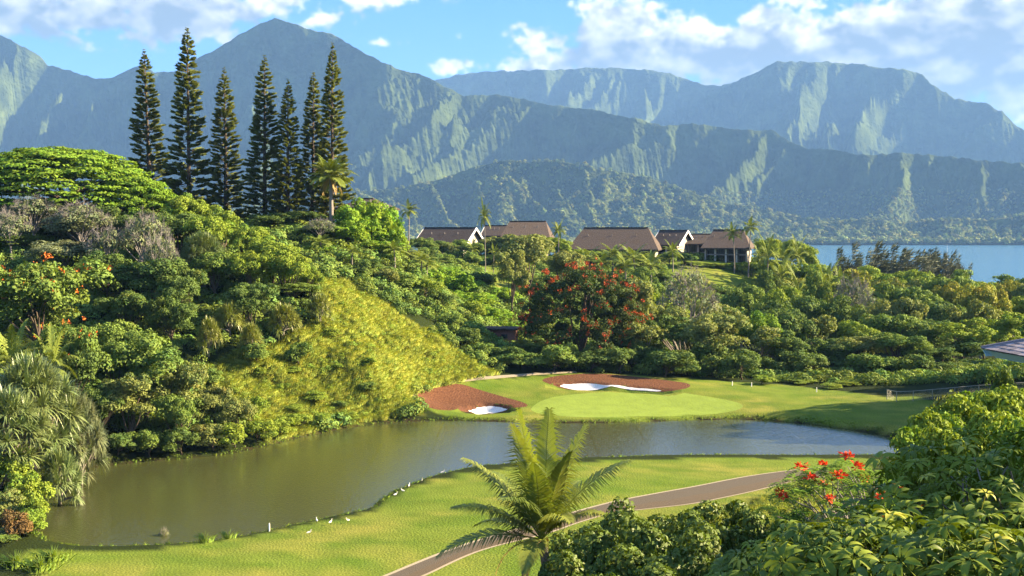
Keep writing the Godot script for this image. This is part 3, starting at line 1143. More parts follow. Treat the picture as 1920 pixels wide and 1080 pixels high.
func plant_protos() -> void:
	M.bark = surf(Color(0.16, 0.125, 0.09), noise_tex(0.05, 41, Color(.5, .5, .5), Color.WHITE, 256), 1.5)
	M.bark_pale = surf(Color(0.36, 0.32, 0.27), noise_tex(0.05, 42, Color(.55, .55, .55), Color.WHITE, 256), 1.2)
	M.bark_grey = mat(Color(0.21, 0.195, 0.18))
	M.l_dark = leafy(Color(0.104, 0.160, 0.041))
	M.l_mid = leafy(Color(0.147, 0.216, 0.047))
	M.l_olive = leafy(Color(0.184, 0.216, 0.064))
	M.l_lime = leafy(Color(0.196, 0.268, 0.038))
	M.l_bright = leafy(Color(0.150, 0.247, 0.027))
	M.l_vine = leafy(Color(0.176, 0.290, 0.030))
	M.l_grey = leafy(Color(0.174, 0.207, 0.108))
	M.l_pine = leafy(Color(0.175, 0.205, 0.06), 0.8)
	M.l_palm = leafy(Color(0.16, 0.205, 0.035), 0.7, 0.6, 0.25)
	M.l_dead = leafy(Color(0.34, 0.25, 0.10), 0.5)
	M.l_hala = leafy(Color(0.165, 0.222, 0.072), 0.5, 0.4, 0.5)
	M.l_halay = leafy(Color(0.227, 0.260, 0.052), 0.6, 0.4, 0.5)
	M.l_plume = leafy(Color(0.111, 0.124, 0.072), 0.5)
	M.l_gold = leafy(Color(0.240, 0.255, 0.045))
	M.red = leafy(Color(0.40, 0.08, 0.03), 0.5)
	M.orange = leafy(Color(0.62, 0.16, 0.03), 0.5)
	M.l_grass = leafy(Color(0.30, 0.345, 0.06), 0.7)
	M.l_tulip = leafy(Color(0.062, 0.092, 0.03))
	M.l_red = leafy(Color(0.17, 0.11, 0.045), 0.6)
	M.l_fresh = leafy(Color(0.195, 0.293, 0.046), 0.8)
	for k in 4: broad("round%d" % k, "broadleaf_tree", "tree", M.l_mid, 9.0, 9.0, 1.0, 66 + 6 * k, 1.45, 210, 0.34)
	for k in 3: broad("tall%d" % k, "broadleaf_tree", "tree", M.l_mid, 10.0, 7.0, 0.9, 66, 1.25, 200, 0.32)
	for k in 2: broad("dense%d" % k, "broadleaf_tree", "tree", M.l_dark, 10.0, 11.0, 0.0, 120, 1.5, 200, 0.36)
	for k in 3: broad("bush%d" % k, "leafy_shrub", "shrub", M.l_mid, 3.0, 4.0, -0.1, 36, 0.75, 130, 0.22)
	for k in 2: broad("mound%d" % k, "vine_thicket", "vine thicket", M.l_vine, 3.4, 7.0, -0.6, 66, 0.95, 130, 0.3, 0.5)
	broad("tulip", "tulip_tree", "tree", M.l_dark, 14.0, 18.0, -1.5, 290, 1.5, 190, 0.36, 0.3, null, 850, Color(1, 1, 1), M.red)
	broad("flame", "flame_tree", "tree", M.l_bright, 9.0, 14.0, 1.0, 110, 1.5, 170, 0.4, 0.7, null, 60, Color(1, 1, 1), M.orange)
	umbrella()
	for k in 3: cook_pine("pine%d" % k)
	palm("date", "date_palm", 12.0, 9.0, 34, M.l_palm, 1.0, 0.2, 0.32, Vector3.ZERO, 8)
	palm("coco0", "coconut_palm", 12.0, 6.0, 18, M.l_palm, 1.3, 0.5, 0.15, Vector3(0.7, 0, 0.1))
	palm("coco1", "coconut_palm", 10.0, 6.5, 17, M.l_palm, 1.1, -0.4, 0.15, Vector3(0.4, 0, 0))
	palm("tuft", "palm", 5.0, 5.2, 15, M.l_palm, 1.0, 0.1, 0.11)
	twiggy("twig0", "bare_twigged_tree", 8.0, 9.0, M.l_grey, 90)
	twiggy("twig1", "bare_twigged_tree", 7.0, 9.0, M.l_grey, 120)
	screwpine("hala", "screw_pine", "tree", 9.0, 8.5, 64, M.l_hala, 1.6)
	screwpine("halay", "screw_pine_shrub", "shrub", 4.0, 5.0, 24, M.l_halay, 1.3, false)
	plume("plume0", 12.0, 9.0)
	plume("plume1", 12.0, 9.0)
	for k in 2: broad("airy%d" % k, "broadleaf_tree", "tree", M.l_olive, 10.0, 9.0, 2.2, 60, 1.0, 80, 0.4, 0.2, M.bark_pale)
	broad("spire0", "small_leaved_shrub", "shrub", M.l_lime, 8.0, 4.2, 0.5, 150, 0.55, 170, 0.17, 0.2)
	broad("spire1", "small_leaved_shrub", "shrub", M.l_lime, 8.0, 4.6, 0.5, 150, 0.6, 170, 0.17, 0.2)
	measure()

func wood_row(d: float, p0: float, p1: float, step: float, tops: Array, wide: float, kinds: Array, mats: Array, label: Dictionary, group: String) -> void:
	var px := p0
	while px < p1:
		var t := (px - p0) / (p1 - p0) * (tops.size() - 1)
		var i := mini(int(t), tops.size() - 2)
		var top := lerpf(tops[i], tops[i + 1], t - i) + rr(-12, 12)
		var k: String = kinds[R.randi() % kinds.size()]
		var m: String = mats[R.randi() % mats.size()]
		put(k, px + rr(-8, 8), top, d + rr(-5, 5), wide * rr(0.85, 1.25), label[m], group + ", " + m.substr(2), M[m])
		px += step * rr(0.8, 1.2)

func plant_wood() -> void:
	# the wood behind the putting green, front row first
	var W := {"l_dark": "dark green broadleaf tree in the wood behind the putting green", "l_mid": "mid green broadleaf tree in the wood behind the putting green", "l_olive": "dull olive broadleaf tree in the wood behind the putting green", "l_lime": "yellow green broadleaf tree in the wood behind the putting green", "l_gold": "golden leaved broadleaf tree in the wood behind the putting green", "l_grey": "greyish leaved broadleaf tree in the wood behind the putting green"}
	var kinds := ["round0", "round1", "round2", "round3", "tall0", "tall1", "tall2", "airy0", "airy1"]
	wood_row(150, 1215, 1900, 66, [605, 600, 630, 620, 640, 640], 98, kinds, ["l_dark", "l_mid", "l_olive", "l_dark"], W, "wood behind the green")
	wood_row(163, 1240, 1940, 68, [580, 590, 590, 600, 590, 600], 100, kinds, ["l_dark", "l_mid", "l_olive", "l_lime", "l_grey"], W, "wood behind the green")
	wood_row(180, 1250, 1950, 66, [555, 575, 560, 570, 560, 575], 98, kinds, ["l_mid", "l_olive", "l_lime", "l_lime", "l_dark"], W, "wood behind the green")
	wood_row(200, 1400, 1960, 62, [545, 540, 535, 540, 545], 92, kinds, ["l_mid", "l_olive", "l_lime", "l_gold"], W, "wood behind the green")
	wood_row(225, 1430, 1970, 58, [525, 520, 515, 520, 525], 88, kinds, ["l_mid", "l_lime", "l_olive", "l_gold"], W, "wood behind the green")
	wood_row(255, 1450, 1990, 54, [495, 508, 512, 516, 522], 80, kinds, ["l_mid", "l_lime", "l_olive"], W, "wood behind the green")
	var S := {"l_mid": "mid green shrub at the foot of the wood behind the green", "l_lime": "yellow green shrub at the foot of the wood behind the green", "l_dark": "dark shrub at the foot of the wood behind the green"}
	wood_row(143, 985, 1640, 44, [655, 655, 665, 680, 695], 74, ["bush0", "bush1", "bush2"], ["l_dark", "l_mid", "l_dark"], S, "shrubs before the wood")
	wood_row(136, 1420, 1640, 36, [708, 712, 716, 722], 52, ["bush0", "bush1", "bush2"], ["l_mid", "l_lime"], S, "shrubs before the wood")
	wood_row(146, 1250, 1900, 50, [650, 645, 660, 665, 675], 80, ["bush0", "bush1", "bush2"], ["l_dark", "l_dark", "l_mid"], S, "shrubs before the wood")
	put("tulip", 1090, 484, 152, 250, "big dark tree with orange red blossoms behind the putting green", "", M.l_tulip, 0.4)
	for a in [[1000, 630, 148, 80], [1050, 645, 145, 80], [1120, 645, 145, 90], [1185, 630, 148, 90], [1220, 600, 156, 90]]:
		put("dense%d" % (R.randi() % 2), a[0], a[1], a[2], a[3], "dark low tree crowding the foot of the big blossoming tree", "dark trees at the foot of the blossoming tree", M.l_dark)
	put("round2", 1190, 520, 160, 130, "olive tree with a few red blossoms beside the big blossoming tree", "", M.l_olive)
	put("twig0", 1290, 512, 172, 120, "pinkish grey bare twigged tree beside the big blossoming tree", "", M.l_grey)
	put("dense0", 1425, 582, 158, 130, "dense bright domed tree in the wood, lower than its neighbours", "", M.l_bright)
	put("twig1", 1600, 530, 190, 90, "grey twigged tree amid the yellow green wood", "", M.l_grey)
	# round the condominium terrace
	put("round1", 990, 440, 205, 130, "tall olive gold tree before the brown condominium roofs", "", M.l_olive)
	put("tall1", 960, 470, 190, 70, "narrow olive tree with a bare trunk by the small lawn", "", M.l_olive)
	put("round3", 1060, 470, 215, 90, "olive tree between the palms and the blossoming tree", "", M.l_olive)
	for a in [[1105, 462, 244, 70], [1150, 455, 246, 76], [1190, 458, 244, 80], [1220, 470, 238, 60], [1085, 468, 240, 56], [1130, 470, 236, 60], [1172, 472, 234, 66]]:
		put("tuft", a[0], a[1], a[2], a[3], "bushy palm in the row before the long condominium", "palms before the long condominium")
	put("dense1", 1200, 500, 215, 100, "leafy tree below the row of palms by the long condominium", "", M.l_mid)
	for a in [[1378, 416, 262, 36, "coco1"], [1404, 406, 262, 40, "coco0"]]:
		put(a[4], a[0], a[1], a[2], a[3], "slender tall palm on the lawn before the columned condominium", "twin palms before the columned condominium", null, 0.3)
	put("coco0", 766, 374, 235, 38, "lone slim palm with drooping crown against the blue slopes", "", null, 0.2)
	put("coco1", 910, 372, 222, 28, "tall slender palm before the gabled brown roof", "", null, 0.1)
	put("coco1", 1047, 410, 250, 34, "short dark palm in the gap between two condominium roofs", "", null, 2.0)
	put("tuft", 886, 448, 245, 30, "small palm on stilt trunk beside the gabled roof", "")
	put("tuft", 925, 455, 235, 26, "small flat topped palm by the small lawn", "")
	put("tuft", 1262, 450, 255, 44, "feathery palm against the dark gabled condominium", "")
	for a in [[1440, 440, 250, 52], [1470, 448, 255, 56], [1498, 440, 262, 50], [1462, 470, 235, 60], [1425, 452, 258, 40]]:
		put("tuft", a[0], a[1], a[2], a[3], "yellowish palm in the clump beside the columned condominium", "palm clump beside the columned condominium")
	for a in [[1545, 482, 222, 78], [1500, 500, 215, 70], [1580, 500, 226, 66]]:
		put("tuft", a[0], a[1], a[2], a[3], "spreading palm rising out of the yellow green wood", "palms in the wood")
	for a in [[1530, 505, 190, 84, "l_mid"], [1440, 505, 225, 80, "l_dark"], [1400, 530, 222, 74, "l_dark"]]:
		put("dense1", a[0], a[1], a[2], a[3], "dark leafy tree below the palm clump by the terrace", "dark trees below the palm clump", M[a[4]])
	for a in [[790, 445, 258, 52, "l_mid"], [815, 451, 256, 52, "l_mid"], [845, 455, 256, 52, "l_olive"], [870, 449, 258, 48, "l_mid"], [895, 455, 254, 52, "l_mid"], [930, 443, 258, 58, "l_olive"], [965, 439, 256, 62, "l_olive"], [1010, 439, 258, 62, "l_olive"], [1045, 445, 254, 56, "l_lime"], [1085, 467, 256, 52, "l_lime"], [1110, 471, 256, 52, "l_lime"], [1140, 473, 257, 52, "l_mid"], [1175, 471, 256, 52, "l_mid"], [1205, 475, 254, 48, "l_lime"], [1255, 471, 262, 44, "l_mid"], [1285, 475, 262, 38, "l_mid"]]:
		put("round%d" % (R.randi() % 4), a[0], a[1], a[2], a[3], {"l_mid": "mid green small tree screening the condominium fronts", "l_olive": "olive small tree screening the condominium fronts", "l_lime": "yellow green small tree screening the condominium fronts"}[a[4]], "small trees before the condominiums, " + a[4].substr(2), M[a[4]])
	for a in [[1442, 446, 268, 64], [1480, 450, 272, 70], [1512, 458, 270, 56]]:
		put("round%d" % (R.randi() % 4), a[0], a[1], a[2], a[3], "yellow green tree behind the palm clump at the terrace end", "trees behind the palm clump", M.l_lime)
	# ironwoods before the bay
	for a in [[1570, 462, 330, 70], [1600, 452, 345, 80], [1640, 450, 350, 86], [1672, 455, 340, 80], [1705, 466, 335, 86], [1740, 462, 345, 80], [1768, 470, 340, 60], [1795, 488, 345, 52]]:
		put(["plume0", "plume1"][R.randi() % 2], a[0], a[1], a[2], a[3], "grey feathery windswept tree in the thicket before the bay", "windswept thicket before the bay", null, rr(-0.5, 0.5))
	for a in [[1905, 520, 300, 40], [1880, 528, 290, 40]]:
		put("tall1", a[0], a[1], a[2], a[3], "dark tree top standing out against the bay", "dark trees against the bay", M.l_dark)
	# shrubs along the terrace edge
	for a in [[850, 455, 255, 40], [880, 470, 245, 50], [800, 462, 250, 60], [835, 475, 235, 60], [950, 462, 252, 50], [1235, 505, 245, 60]]:
		put("bush1", a[0], a[1], a[2], a[3], "leafy shrub along the edge of the condominium garden", "garden shrubs", M.l_mid)

func plant_hill() -> void:
	put("umbrella", 120, 277, 150, 390, "vast bright green umbrella tree with flat tiered crown on the hill", "", null, 0.5)
	put("umbrella", 250, 330, 147, 200, "lower bright green umbrella tree under the pines", "", null, 2.2)
	for a in [[278, 97, 172, 98, "pine0", "tall pine at the end of the row, beside the umbrella tree"], [350, 57, 170, 104, "pine1", "tallest pine of the row with a ragged crown"], [420, 131, 170, 88, "pine2", "single narrow pine standing clear of the others"], [493, 110, 168, 98, "pine0", "tall dense pine beginning the close group of four"], [537, 152, 166, 80, "pine2", "shortest pine squeezed within the close group"], [583, 140, 170, 80, "pine1", "slim pine behind the drooping date palm"], [620, 86, 168, 84, "pine2", "tall slender pine at the end of the row above the date palm"]]:
		put(a[4], a[0], a[1], a[2], a[3], a[5], "row of pines on the hill")
	put("date", 620, 292, 160, 96, "large date palm with hanging yellow fronds below the pines", "")
	var D := {"l_dark": "dark broadleaf tree on the jungle hillside under the pines", "l_mid": "mid green broadleaf tree on the jungle hillside", "l_lime": "yellow green broadleaf tree on the jungle hillside", "l_grey": "grey green broadleaf tree on the jungle hillside"}
	var hk := ["round0", "round1", "round2", "round3", "dense0", "dense1"]
	for a in [[20, 372, 143, 110, "l_dark"], [100, 378, 143, 120, "l_dark"], [190, 385, 142, 120, "l_dark"], [270, 392, 141, 110, "l_dark"], [60, 380, 140, 120, "l_grey"], [150, 400, 138, 130, "l_grey"], [330, 400, 138, 120, "l_dark"], [200, 470, 126, 140, "l_dark"], [290, 480, 124, 140, "l_dark"], [120, 450, 130, 130, "l_grey"], [340, 500, 122, 110, "l_dark"], [30, 440, 134, 110, "l_mid"], [400, 470, 130, 100, "l_mid"], [470, 530, 124, 90, "l_dark"], [560, 395, 160, 90, "l_dark"], [510, 400, 158, 90, "l_dark"], [600, 420, 156, 80, "l_dark"], [660, 440, 160, 70, "l_mid"], [240, 545, 118, 110, "l_dark"], [320, 540, 118, 110, "l_dark"], [550, 530, 132, 90, "l_mid"], [60, 560, 112, 120, "l_dark"]]:
		put(hk[R.randi() % hk.size()], a[0], a[1], a[2], a[3], D[a[4]], "jungle trees, " + a[4].substr(2), M[a[4]])
	for a in [[60, 372, 137, 120, "twig1"], [150, 384, 136, 120, "twig1"], [270, 408, 132, 110, "twig1"], [600, 412, 154, 60, "twig1"], [300, 450, 124, 80, "twig1"], [20, 400, 132, 90, "twig1"], [200, 430, 130, 90, "twig1"]]:
		put(a[4], a[0], a[1], a[2], a[3], "grey bare twigged tree amid the jungle on the hillside", "bare twigged trees on the hillside", M.l_grey)
	for a in [[350, 362, 146, 120], [420, 390, 142, 100], [470, 420, 138, 100], [390, 405, 136, 90], [510, 450, 134, 110], [540, 475, 131, 100], [470, 470, 130, 90], [580, 500, 134, 60]]:
		put(["round0", "round3", "dense0"][R.randi() % 3], a[0], a[1], a[2], a[3], "yellow green tree with pinkish seed pods on the hill shoulder", "yellow green trees on the hill shoulder", M.l_lime)
	put("flame", 70, 476, 108, 250, "wide green tree with orange blossoms along its top, above the pond", "", M.l_mid)
	put("flame", 130, 600, 98, 120, "small tree with an orange blossom patch above the screw pines", "", M.l_mid)
	put("hala", 380, 430, 132, 110, "screw pine with hanging grey green leaves on the jungle hill", "")
	# vine thickets and mounds
	for a in [[690, 370, 168, 110], [665, 385, 160, 80], [722, 385, 172, 70], [650, 415, 158, 90], [730, 420, 168, 80], [700, 450, 160, 100], [590, 460, 150, 70]]:
		put("mound%d" % (R.randi() % 2), a[0], a[1], a[2], a[3], "bright green vine thicket on the knoll beside the date palm", "vines on the knoll", M.l_vine)
	for a in [[850, 500, 190, 90], [880, 545, 182, 110], [920, 575, 176, 110], [800, 500, 185, 80], [830, 545, 180, 90], [960, 600, 170, 60], [870, 515, 188, 70]]:
		put("mound%d" % (R.randi() % 2), a[0], a[1], a[2], a[3], "bright green vine thicket in the gully behind the grass hill", "vines in the gully", M.l_vine)
	for a in [[760, 455, 172, 76], [740, 440, 190, 60], [800, 470, 180, 70], [600, 440, 150, 70]]:
		put("tuft", a[0], a[1], a[2], a[3], "broad leaved palm growing on the knoll above the grass hill", "palms on the knoll")
	# mixed growth on the brow and in the gully, standing on the ground the picture shows there
	for a in [[660, 500, "tuft", 3.2, 4.0, "", "broad leaved palm growing on the knoll above the grass hill", "palms on the knoll"], [740, 500, "tuft", 4.0, 5.0, "", "broad leaved palm growing on the knoll above the grass hill", "palms on the knoll"], [790, 520, "tuft", 4.2, 5.0, "", "broad leaved palm growing on the knoll above the grass hill", "palms on the knoll"], [830, 500, "tuft", 3.6, 4.2, "", "broad leaved palm growing on the knoll above the grass hill", "palms on the knoll"]]:
		put_at(a[2], a[0], a[1], a[3], a[4], a[6], a[7])
	for a in [[690, 520, 2.6, "l_dark"], [720, 535, 2.4, "l_olive"], [760, 545, 2.6, "l_mid"], [800, 560, 3.0, "l_lime"], [830, 580, 2.6, "l_dark"], [860, 560, 3.2, "l_lime"], [880, 600, 3.0, "l_lime"], [850, 620, 2.4, "l_mid"], [900, 580, 3.0, "l_vine"], [920, 610, 2.8, "l_vine"], [780, 500, 3.0, "l_olive"], [850, 530, 3.0, "l_vine"], [900, 540, 3.0, "l_dark"], [940, 570, 3.2, "l_vine"], [880, 645, 2.2, "l_dark"], [910, 670, 2.0, "l_mid"], [950, 680, 2.2, "l_dark"]]:
		put_at("bush%d" % (R.randi() % 3), a[0], a[1], a[2], a[2] * rr(1.3, 2.0), {"l_dark": "dark shrub on the brow behind the grass hill", "l_olive": "olive shrub on the brow behind the grass hill", "l_mid": "mid green shrub on the brow behind the grass hill", "l_lime": "yellow green shrub on the brow behind the grass hill", "l_vine": "vivid green shrub draped in vines behind the grass hill"}[a[3]], "shrubs on the brow, " + a[3].substr(2), M[a[3]])
	# screw pine shrubs and bushes on the slope
	for a in [[530, 565, 124, 80], [430, 560, 122, 70], [600, 545, 128, 60], [470, 600, 119, 60], [390, 590, 118, 60]]:
		put("halay", a[0], a[1], a[2], a[3], "yellow green strap leaved shrub at the top of the grass hill", "strap leaved shrubs on the hill")
	for a in [[560, 640, 120, 50], [690, 715, 119, 40], [480, 640, 118, 50], [400, 690, 112, 50], [640, 750, 115, 36]]:
		put("bush%d" % (R.randi() % 3), a[0], a[1], a[2], a[3], "dark green shrub standing in the hillside grass", "shrubs in the hillside grass", M.l_mid)
	for a in [[640, 640], [700, 690], [620, 700], [560, 700], [520, 730], [600, 750], [540, 770], [480, 700], [450, 740]]:
		put_at("bush%d" % (R.randi() % 3), a[0] + rr(-12, 12), a[1] + rr(-8, 8), rr(0.7, 1.5), rr(1.4, 3.0), "yellow green low shrub half sunk in the hillside grass", "low shrubs in the hillside grass", M.l_lime)
	# jungle along the pond
	for a in [[270, 625, 101, 150, "tall0", "l_mid"], [200, 640, 99, 130, "round1", "l_mid"], [330, 680, 100, 110, "round0", "l_olive"], [240, 700, 96.5, 110, "tall2", "l_olive"], [330, 740, 97.5, 90, "round2", "l_mid"], [400, 720, 101, 80, "round3", "l_olive"], [180, 720, 95, 100, "dense0", "l_dark"], [220, 600, 106, 130, "round3", "l_mid"], [130, 650, 97, 110, "round2", "l_dark"], [440, 745, 101, 80, "round1", "l_olive"]]:
		put(a[4], a[0], a[1], a[2], a[3], HUE[a[5]] + " leafy tree overhanging the pond's jungle bank", "trees on the pond's jungle bank, " + HUE[a[5]], M[a[5]])
	for a in [[220, 810, 94.5, 70, "l_dark"], [280, 805, 95.5, 80, "l_mid"], [340, 800, 96.5, 70, "l_dark"], [400, 795, 98, 70, "l_olive"], [440, 790, 99.5, 60, "l_lime"], [480, 785, 102, 60, "l_lime"], [520, 780, 105, 60, "l_lime"], [560, 775, 108, 56, "l_lime"], [600, 772, 110.5, 50, "l_lime"], [470, 740, 106, 60, "l_lime"], [420, 760, 101, 60, "l_lime"], [180, 825, 93, 50, "l_dark"], [640, 770, 112.5, 46, "l_lime"]]:
		put("bush%d" % (R.randi() % 3), a[0], a[1], a[2], a[3], HUE[a[4]] + " leafy shrub at the water's edge below the hillside", "waterside shrubs, " + HUE[a[4]], M[a[4]])
	# end of the pond: screw pines and undergrowth
	put("hala", 60, 655, 84, 210, "big screw pine with drooping strap leaves over the pond's end", "", null, 0.3)
	put("hala", 10, 720, 80, 190, "screw pine crowding beside the biggest one at the pond's end", "", null, 1.3)
	put("hala", 150, 730, 86, 110, "smaller blue green screw pine leaning over the water", "", M.l_grey)
	put("halay", 110, 830, 80, 110, "strap leaved tussock hanging into the water beneath the screw pine", "", M.l_hala)
	for a in [[20, 605, 92, 130], [100, 610, 93, 100]]:
		put("tuft", a[0], a[1], a[2], a[3], "broad pale leaved palm behind the big screw pine", "pale palms behind the screw pine")
	for a in [[10, 850, 78, 90, "l_lime"], [50, 880, 76, 80, "l_lime"], [20, 920, 73, 90, "l_olive"], [70, 930, 72, 60, "l_lime"], [20, 985, 69, 70, "l_grey"], [45, 955, 70, 70, "l_fresh"], [-10, 1000, 67, 90, "l_mid"]]:
		put("bush%d" % (R.randi() % 3), a[0], a[1], a[2], a[3], HUE[a[4]] + " tangled shrub where the lawn meets the pond's end", "tangled shrubs at the pond's end, " + HUE[a[4]], M[a[4]])

func scatter(called: String, label: String, category: String, mesh: Mesh, m: Material, poly: PackedVector2Array, per: float, s0: float, s1: float, avoid_water := true, cap := 60000, clear: Array = []) -> void:
	var lo := Vector2(1e9, 1e9); var hi := -lo
	for p in poly:
		lo = lo.min(p); hi = hi.max(p)
	var n := int((hi.x - lo.x) * (hi.y - lo.y) * per)
	var tr: Array = []
	for k in n:
		var p := Vector2(rr(lo.x, hi.x), rr(lo.y, hi.y))
		if not Geometry2D.is_point_in_polygon(p, poly): continue
		var y := ground_h(p.x, p.y)
		if avoid_water and y < 0.1: continue
		var bad := false
		for q in clear:
			if Geometry2D.is_point_in_polygon(p, q): bad = true
		if bad: continue
		var dens := fbm(p.x * 4.0, p.y * 4.0) * 0.5 + 0.5
		if R.randf() > 0.35 + dens: continue
		tr.append(Transform3D(Basis(Vector3.UP, rr(0, TAU)).scaled(Vector3.ONE * rr(s0, s1)), Vector3(p.x, y - 0.03, -p.y)))
		if tr.size() >= cap: break
	mass(called, label, category, mesh, m, tr)

func mass(called: String, label: String, category: String, mesh: Mesh, m: Material, tr: Array) -> void:
	var mm := MultiMesh.new()
	mm.transform_format = MultiMesh.TRANSFORM_3D
	mm.use_colors = true
	mm.mesh = mesh
	mm.instance_count = tr.size()
	for k in tr.size():
		mm.set_instance_transform(k, tr[k])
		mm.set_instance_color(k, tint(0.32, 0.16))
	var o := MultiMeshInstance3D.new()
	o.name = numbered(called)
	o.multimesh = mm
	o.material_override = m
	add_child(o)
	tag(o, label, category, "", "stuff")
	print(called, " ", tr.size())

func tuft_mesh(n: int, h: float, spread: float, w: float) -> ArrayMesh:
	var g := Geo.new()
	for k in n:
		var a := rr(0, TAU)
		var d := (Vector3(cos(a), 0, sin(a)) * rr(0.1, 0.8) + Vector3.UP).normalized()
		var p := Vector3(cos(a), 0, sin(a)) * rr(0, spread)
		var l := h * rr(0.6, 1.15)
		var side := d.cross(Vector3(cos(a + 0.8), 0, sin(a + 0.8))).normalized() * w * 0.5
		var c := tint(0.2, 0.15)
		var nn := (Vector3.UP * 0.7 + Vector3(cos(a), 0, sin(a)) * 0.5).normalized()
		var e := p + d * l * 0.55
		var tip := e + (d + Vector3(cos(a), -0.5, sin(a)) * 0.7).normalized() * l * 0.5
		var i0 := g.vert(p - side, nn, c); var i1 := g.vert(p + side, nn, c)
		var i2 := g.vert(e + side * 0.8, nn, c); var i3 := g.vert(e - side * 0.8, nn, c)
		var i4 := g.vert(tip, nn, c)
		g.quad(i0, i1, i2, i3); g.tri(i3, i2, i4)
	return g.mesh()

func ground_cover() -> void:
	var tall := tuft_mesh(34, 0.7, 0.42, 0.035)
	scatter("hillside_grass", "tall yellow green grass covering the hillside above the pond", "grass", tall, M.l_grass, hay, 24.0, 0.4, 1.25)
	var g := Geo.new()
	clump(g, Vector3(0, 0.25, 0), Vector3(0.75, 0.55, 0.75), 120, 0.22, Color.WHITE, 0.4)
	var low := g.mesh()
	scatter("hillside_weeds", "broad leaved weeds mixed into the hillside grass", "weeds", low, M.l_lime, hay, 0.55, 0.35, 0.95)
	scatter("undergrowth", "low leafy undergrowth covering the jungle hill", "undergrowth", low, M.l_mid, PackedVector2Array([Vector2(-62, 70), Vector2(-38, 78), Vector2(-38, 97), Vector2(-14, 112), Vector2(-6, 122), Vector2(0, 142), Vector2(-4, 215), Vector2(-100, 215), Vector2(-90, 120)]), 1.1, 0.7, 1.7, true, 20000, [hay, lawns[1]])
	scatter("undergrowth", "low leafy undergrowth on the floor of the wood", "undergrowth", low, M.l_mid, PackedVector2Array([Vector2(0, 142), Vector2(30, 141), Vector2(44, 132), Vector2(75, 126), Vector2(150, 160), Vector2(170, 320), Vector2(40, 330), Vector2(-50, 290), Vector2(-20, 200)]), 0.5, 0.8, 2.0, true, 20000, [lawns[1], lawns[2], lawns[3]])
	scatter("undergrowth", "low leafy undergrowth on the bank below the camera", "undergrowth", low, M.l_mid, PackedVector2Array([Vector2(2, 44), Vector2(16, 56), Vector2(28, 70), Vector2(36, 84), Vector2(70, 112), Vector2(90, 90), Vector2(60, 30), Vector2(10, 8), Vector2(-3, 30)]), 1.2, 0.6, 1.2, true, 9000)
	# rough fringe along the water and tall grass under the bushes
	var fr: Array = []
	for k in pond.size():
		var a := pond[k]
		var b := pond[(k + 1) % pond.size()]
		var n := int(a.distance_to(b) * 9.0)
		for q in n:
			var p := a.lerp(b, R.randf())
			var nrm := (b - a).orthogonal().normalized()
			var off := rr(0.05, 0.9)
			var c := p + nrm * off
			if Geometry2D.is_point_in_polygon(c, pond): c = p - nrm * off
			if Geometry2D.is_point_in_polygon(c, pond): continue
			fr.append(Transform3D(Basis(Vector3.UP, rr(0, TAU)).scaled(Vector3.ONE * rr(0.25, 0.6) * (0.75 if R.randf() < 0.8 else 1.3)), Vector3(c.x, ground_h(c.x, c.y) - 0.02, -c.y)))
	mass("waterside_grass", "shaggy grass fringe along the edge of the pond", "grass", tuft_mesh(14, 0.5, 0.22, 0.05), M.l_fresh, fr)
	scatter("tall_grass", "tall dry yellow grass between the cart path and the shrubs", "grass", tall, M.l_grass, flat([[1130, 1010], [1250, 975], [1330, 955], [1440, 925], [1500, 900], [1560, 890], [1560, 960], [1430, 1000], [1300, 1050], [1150, 1080]], 1.8), 7.0, 0.3, 0.95)

# ---------------------------------------------------------------- foreground plants
func near_palm() -> void:
	var c := at_depth(1016, 1012, 42.0)
	var y := ground_h(c.x + 0.5, 42.0)
	var o := thing("coconut_palm", "young coconut palm with wide feathery fronds beside the cart path", "palm", Vector3(c.x + 0.5, y, -42.0))
	var top := c - o.position
	var t := Geo.new()
	var pts: Array = []; var rad: Array = []
	for k in 14:
		var s := k / 13.0
		pts.append(Vector3(top.x * s * s, -0.4 + (top.y + 0.3) * s, 0))
		rad.append(lerpf(0.26, 0.17, s) * (1.08 if k % 2 else 1.0))
	t.tube(pts, rad, 10, Color.WHITE)
	part("trunk", t.mesh(), M.bark_pale, o)
	for f in [[972, 772, -0.5, .3], [1030, 770, 0.6, .25], [960, 800, -1.2, .5], [1100, 800, 0.8, .6], [1070, 850, -1.6, .8], [864, 864, 0.5, .8], [838, 965, -0.6, 1.0], [822, 1082, -0.4, 1.1], [1186, 868, 0.4, .9], [1150, 975, -1.3, 1.3], [935, 935, -2.4, 1.4], [1000, 870, -2.4, 1.0], [1075, 985, -2.8, 1.5], [885, 1010, 1.6, 1.2], [1140, 1060, 0.6, 1.3], [985, 1110, -2.2, 1.5], [1090, 905, 2.4, 1.0], [920, 890, 2.6, .9]]:
		var tip := at_depth(f[0], f[1], 42.0 + f[2]) - c
		var d: Vector3 = (tip.normalized() + Vector3.UP * f[3] * 0.5).normalized()
		part("frond", frond(d, tip.length() * 1.02, f[3], 56, tip.length() * 0.28, 0.07, tint(0.2, 0.14), 0.95, 0.42), M.l_near_palm, o, top)
	for k in 3:
		var a := 2.0 + k * 1.4
		part("dead_frond", frond(Vector3(cos(a), -0.1, sin(a)), 2.6, 2.2, 24, 0.5, 0.05, Color.WHITE, 0.5, 0.9), M.l_dead, o, top)

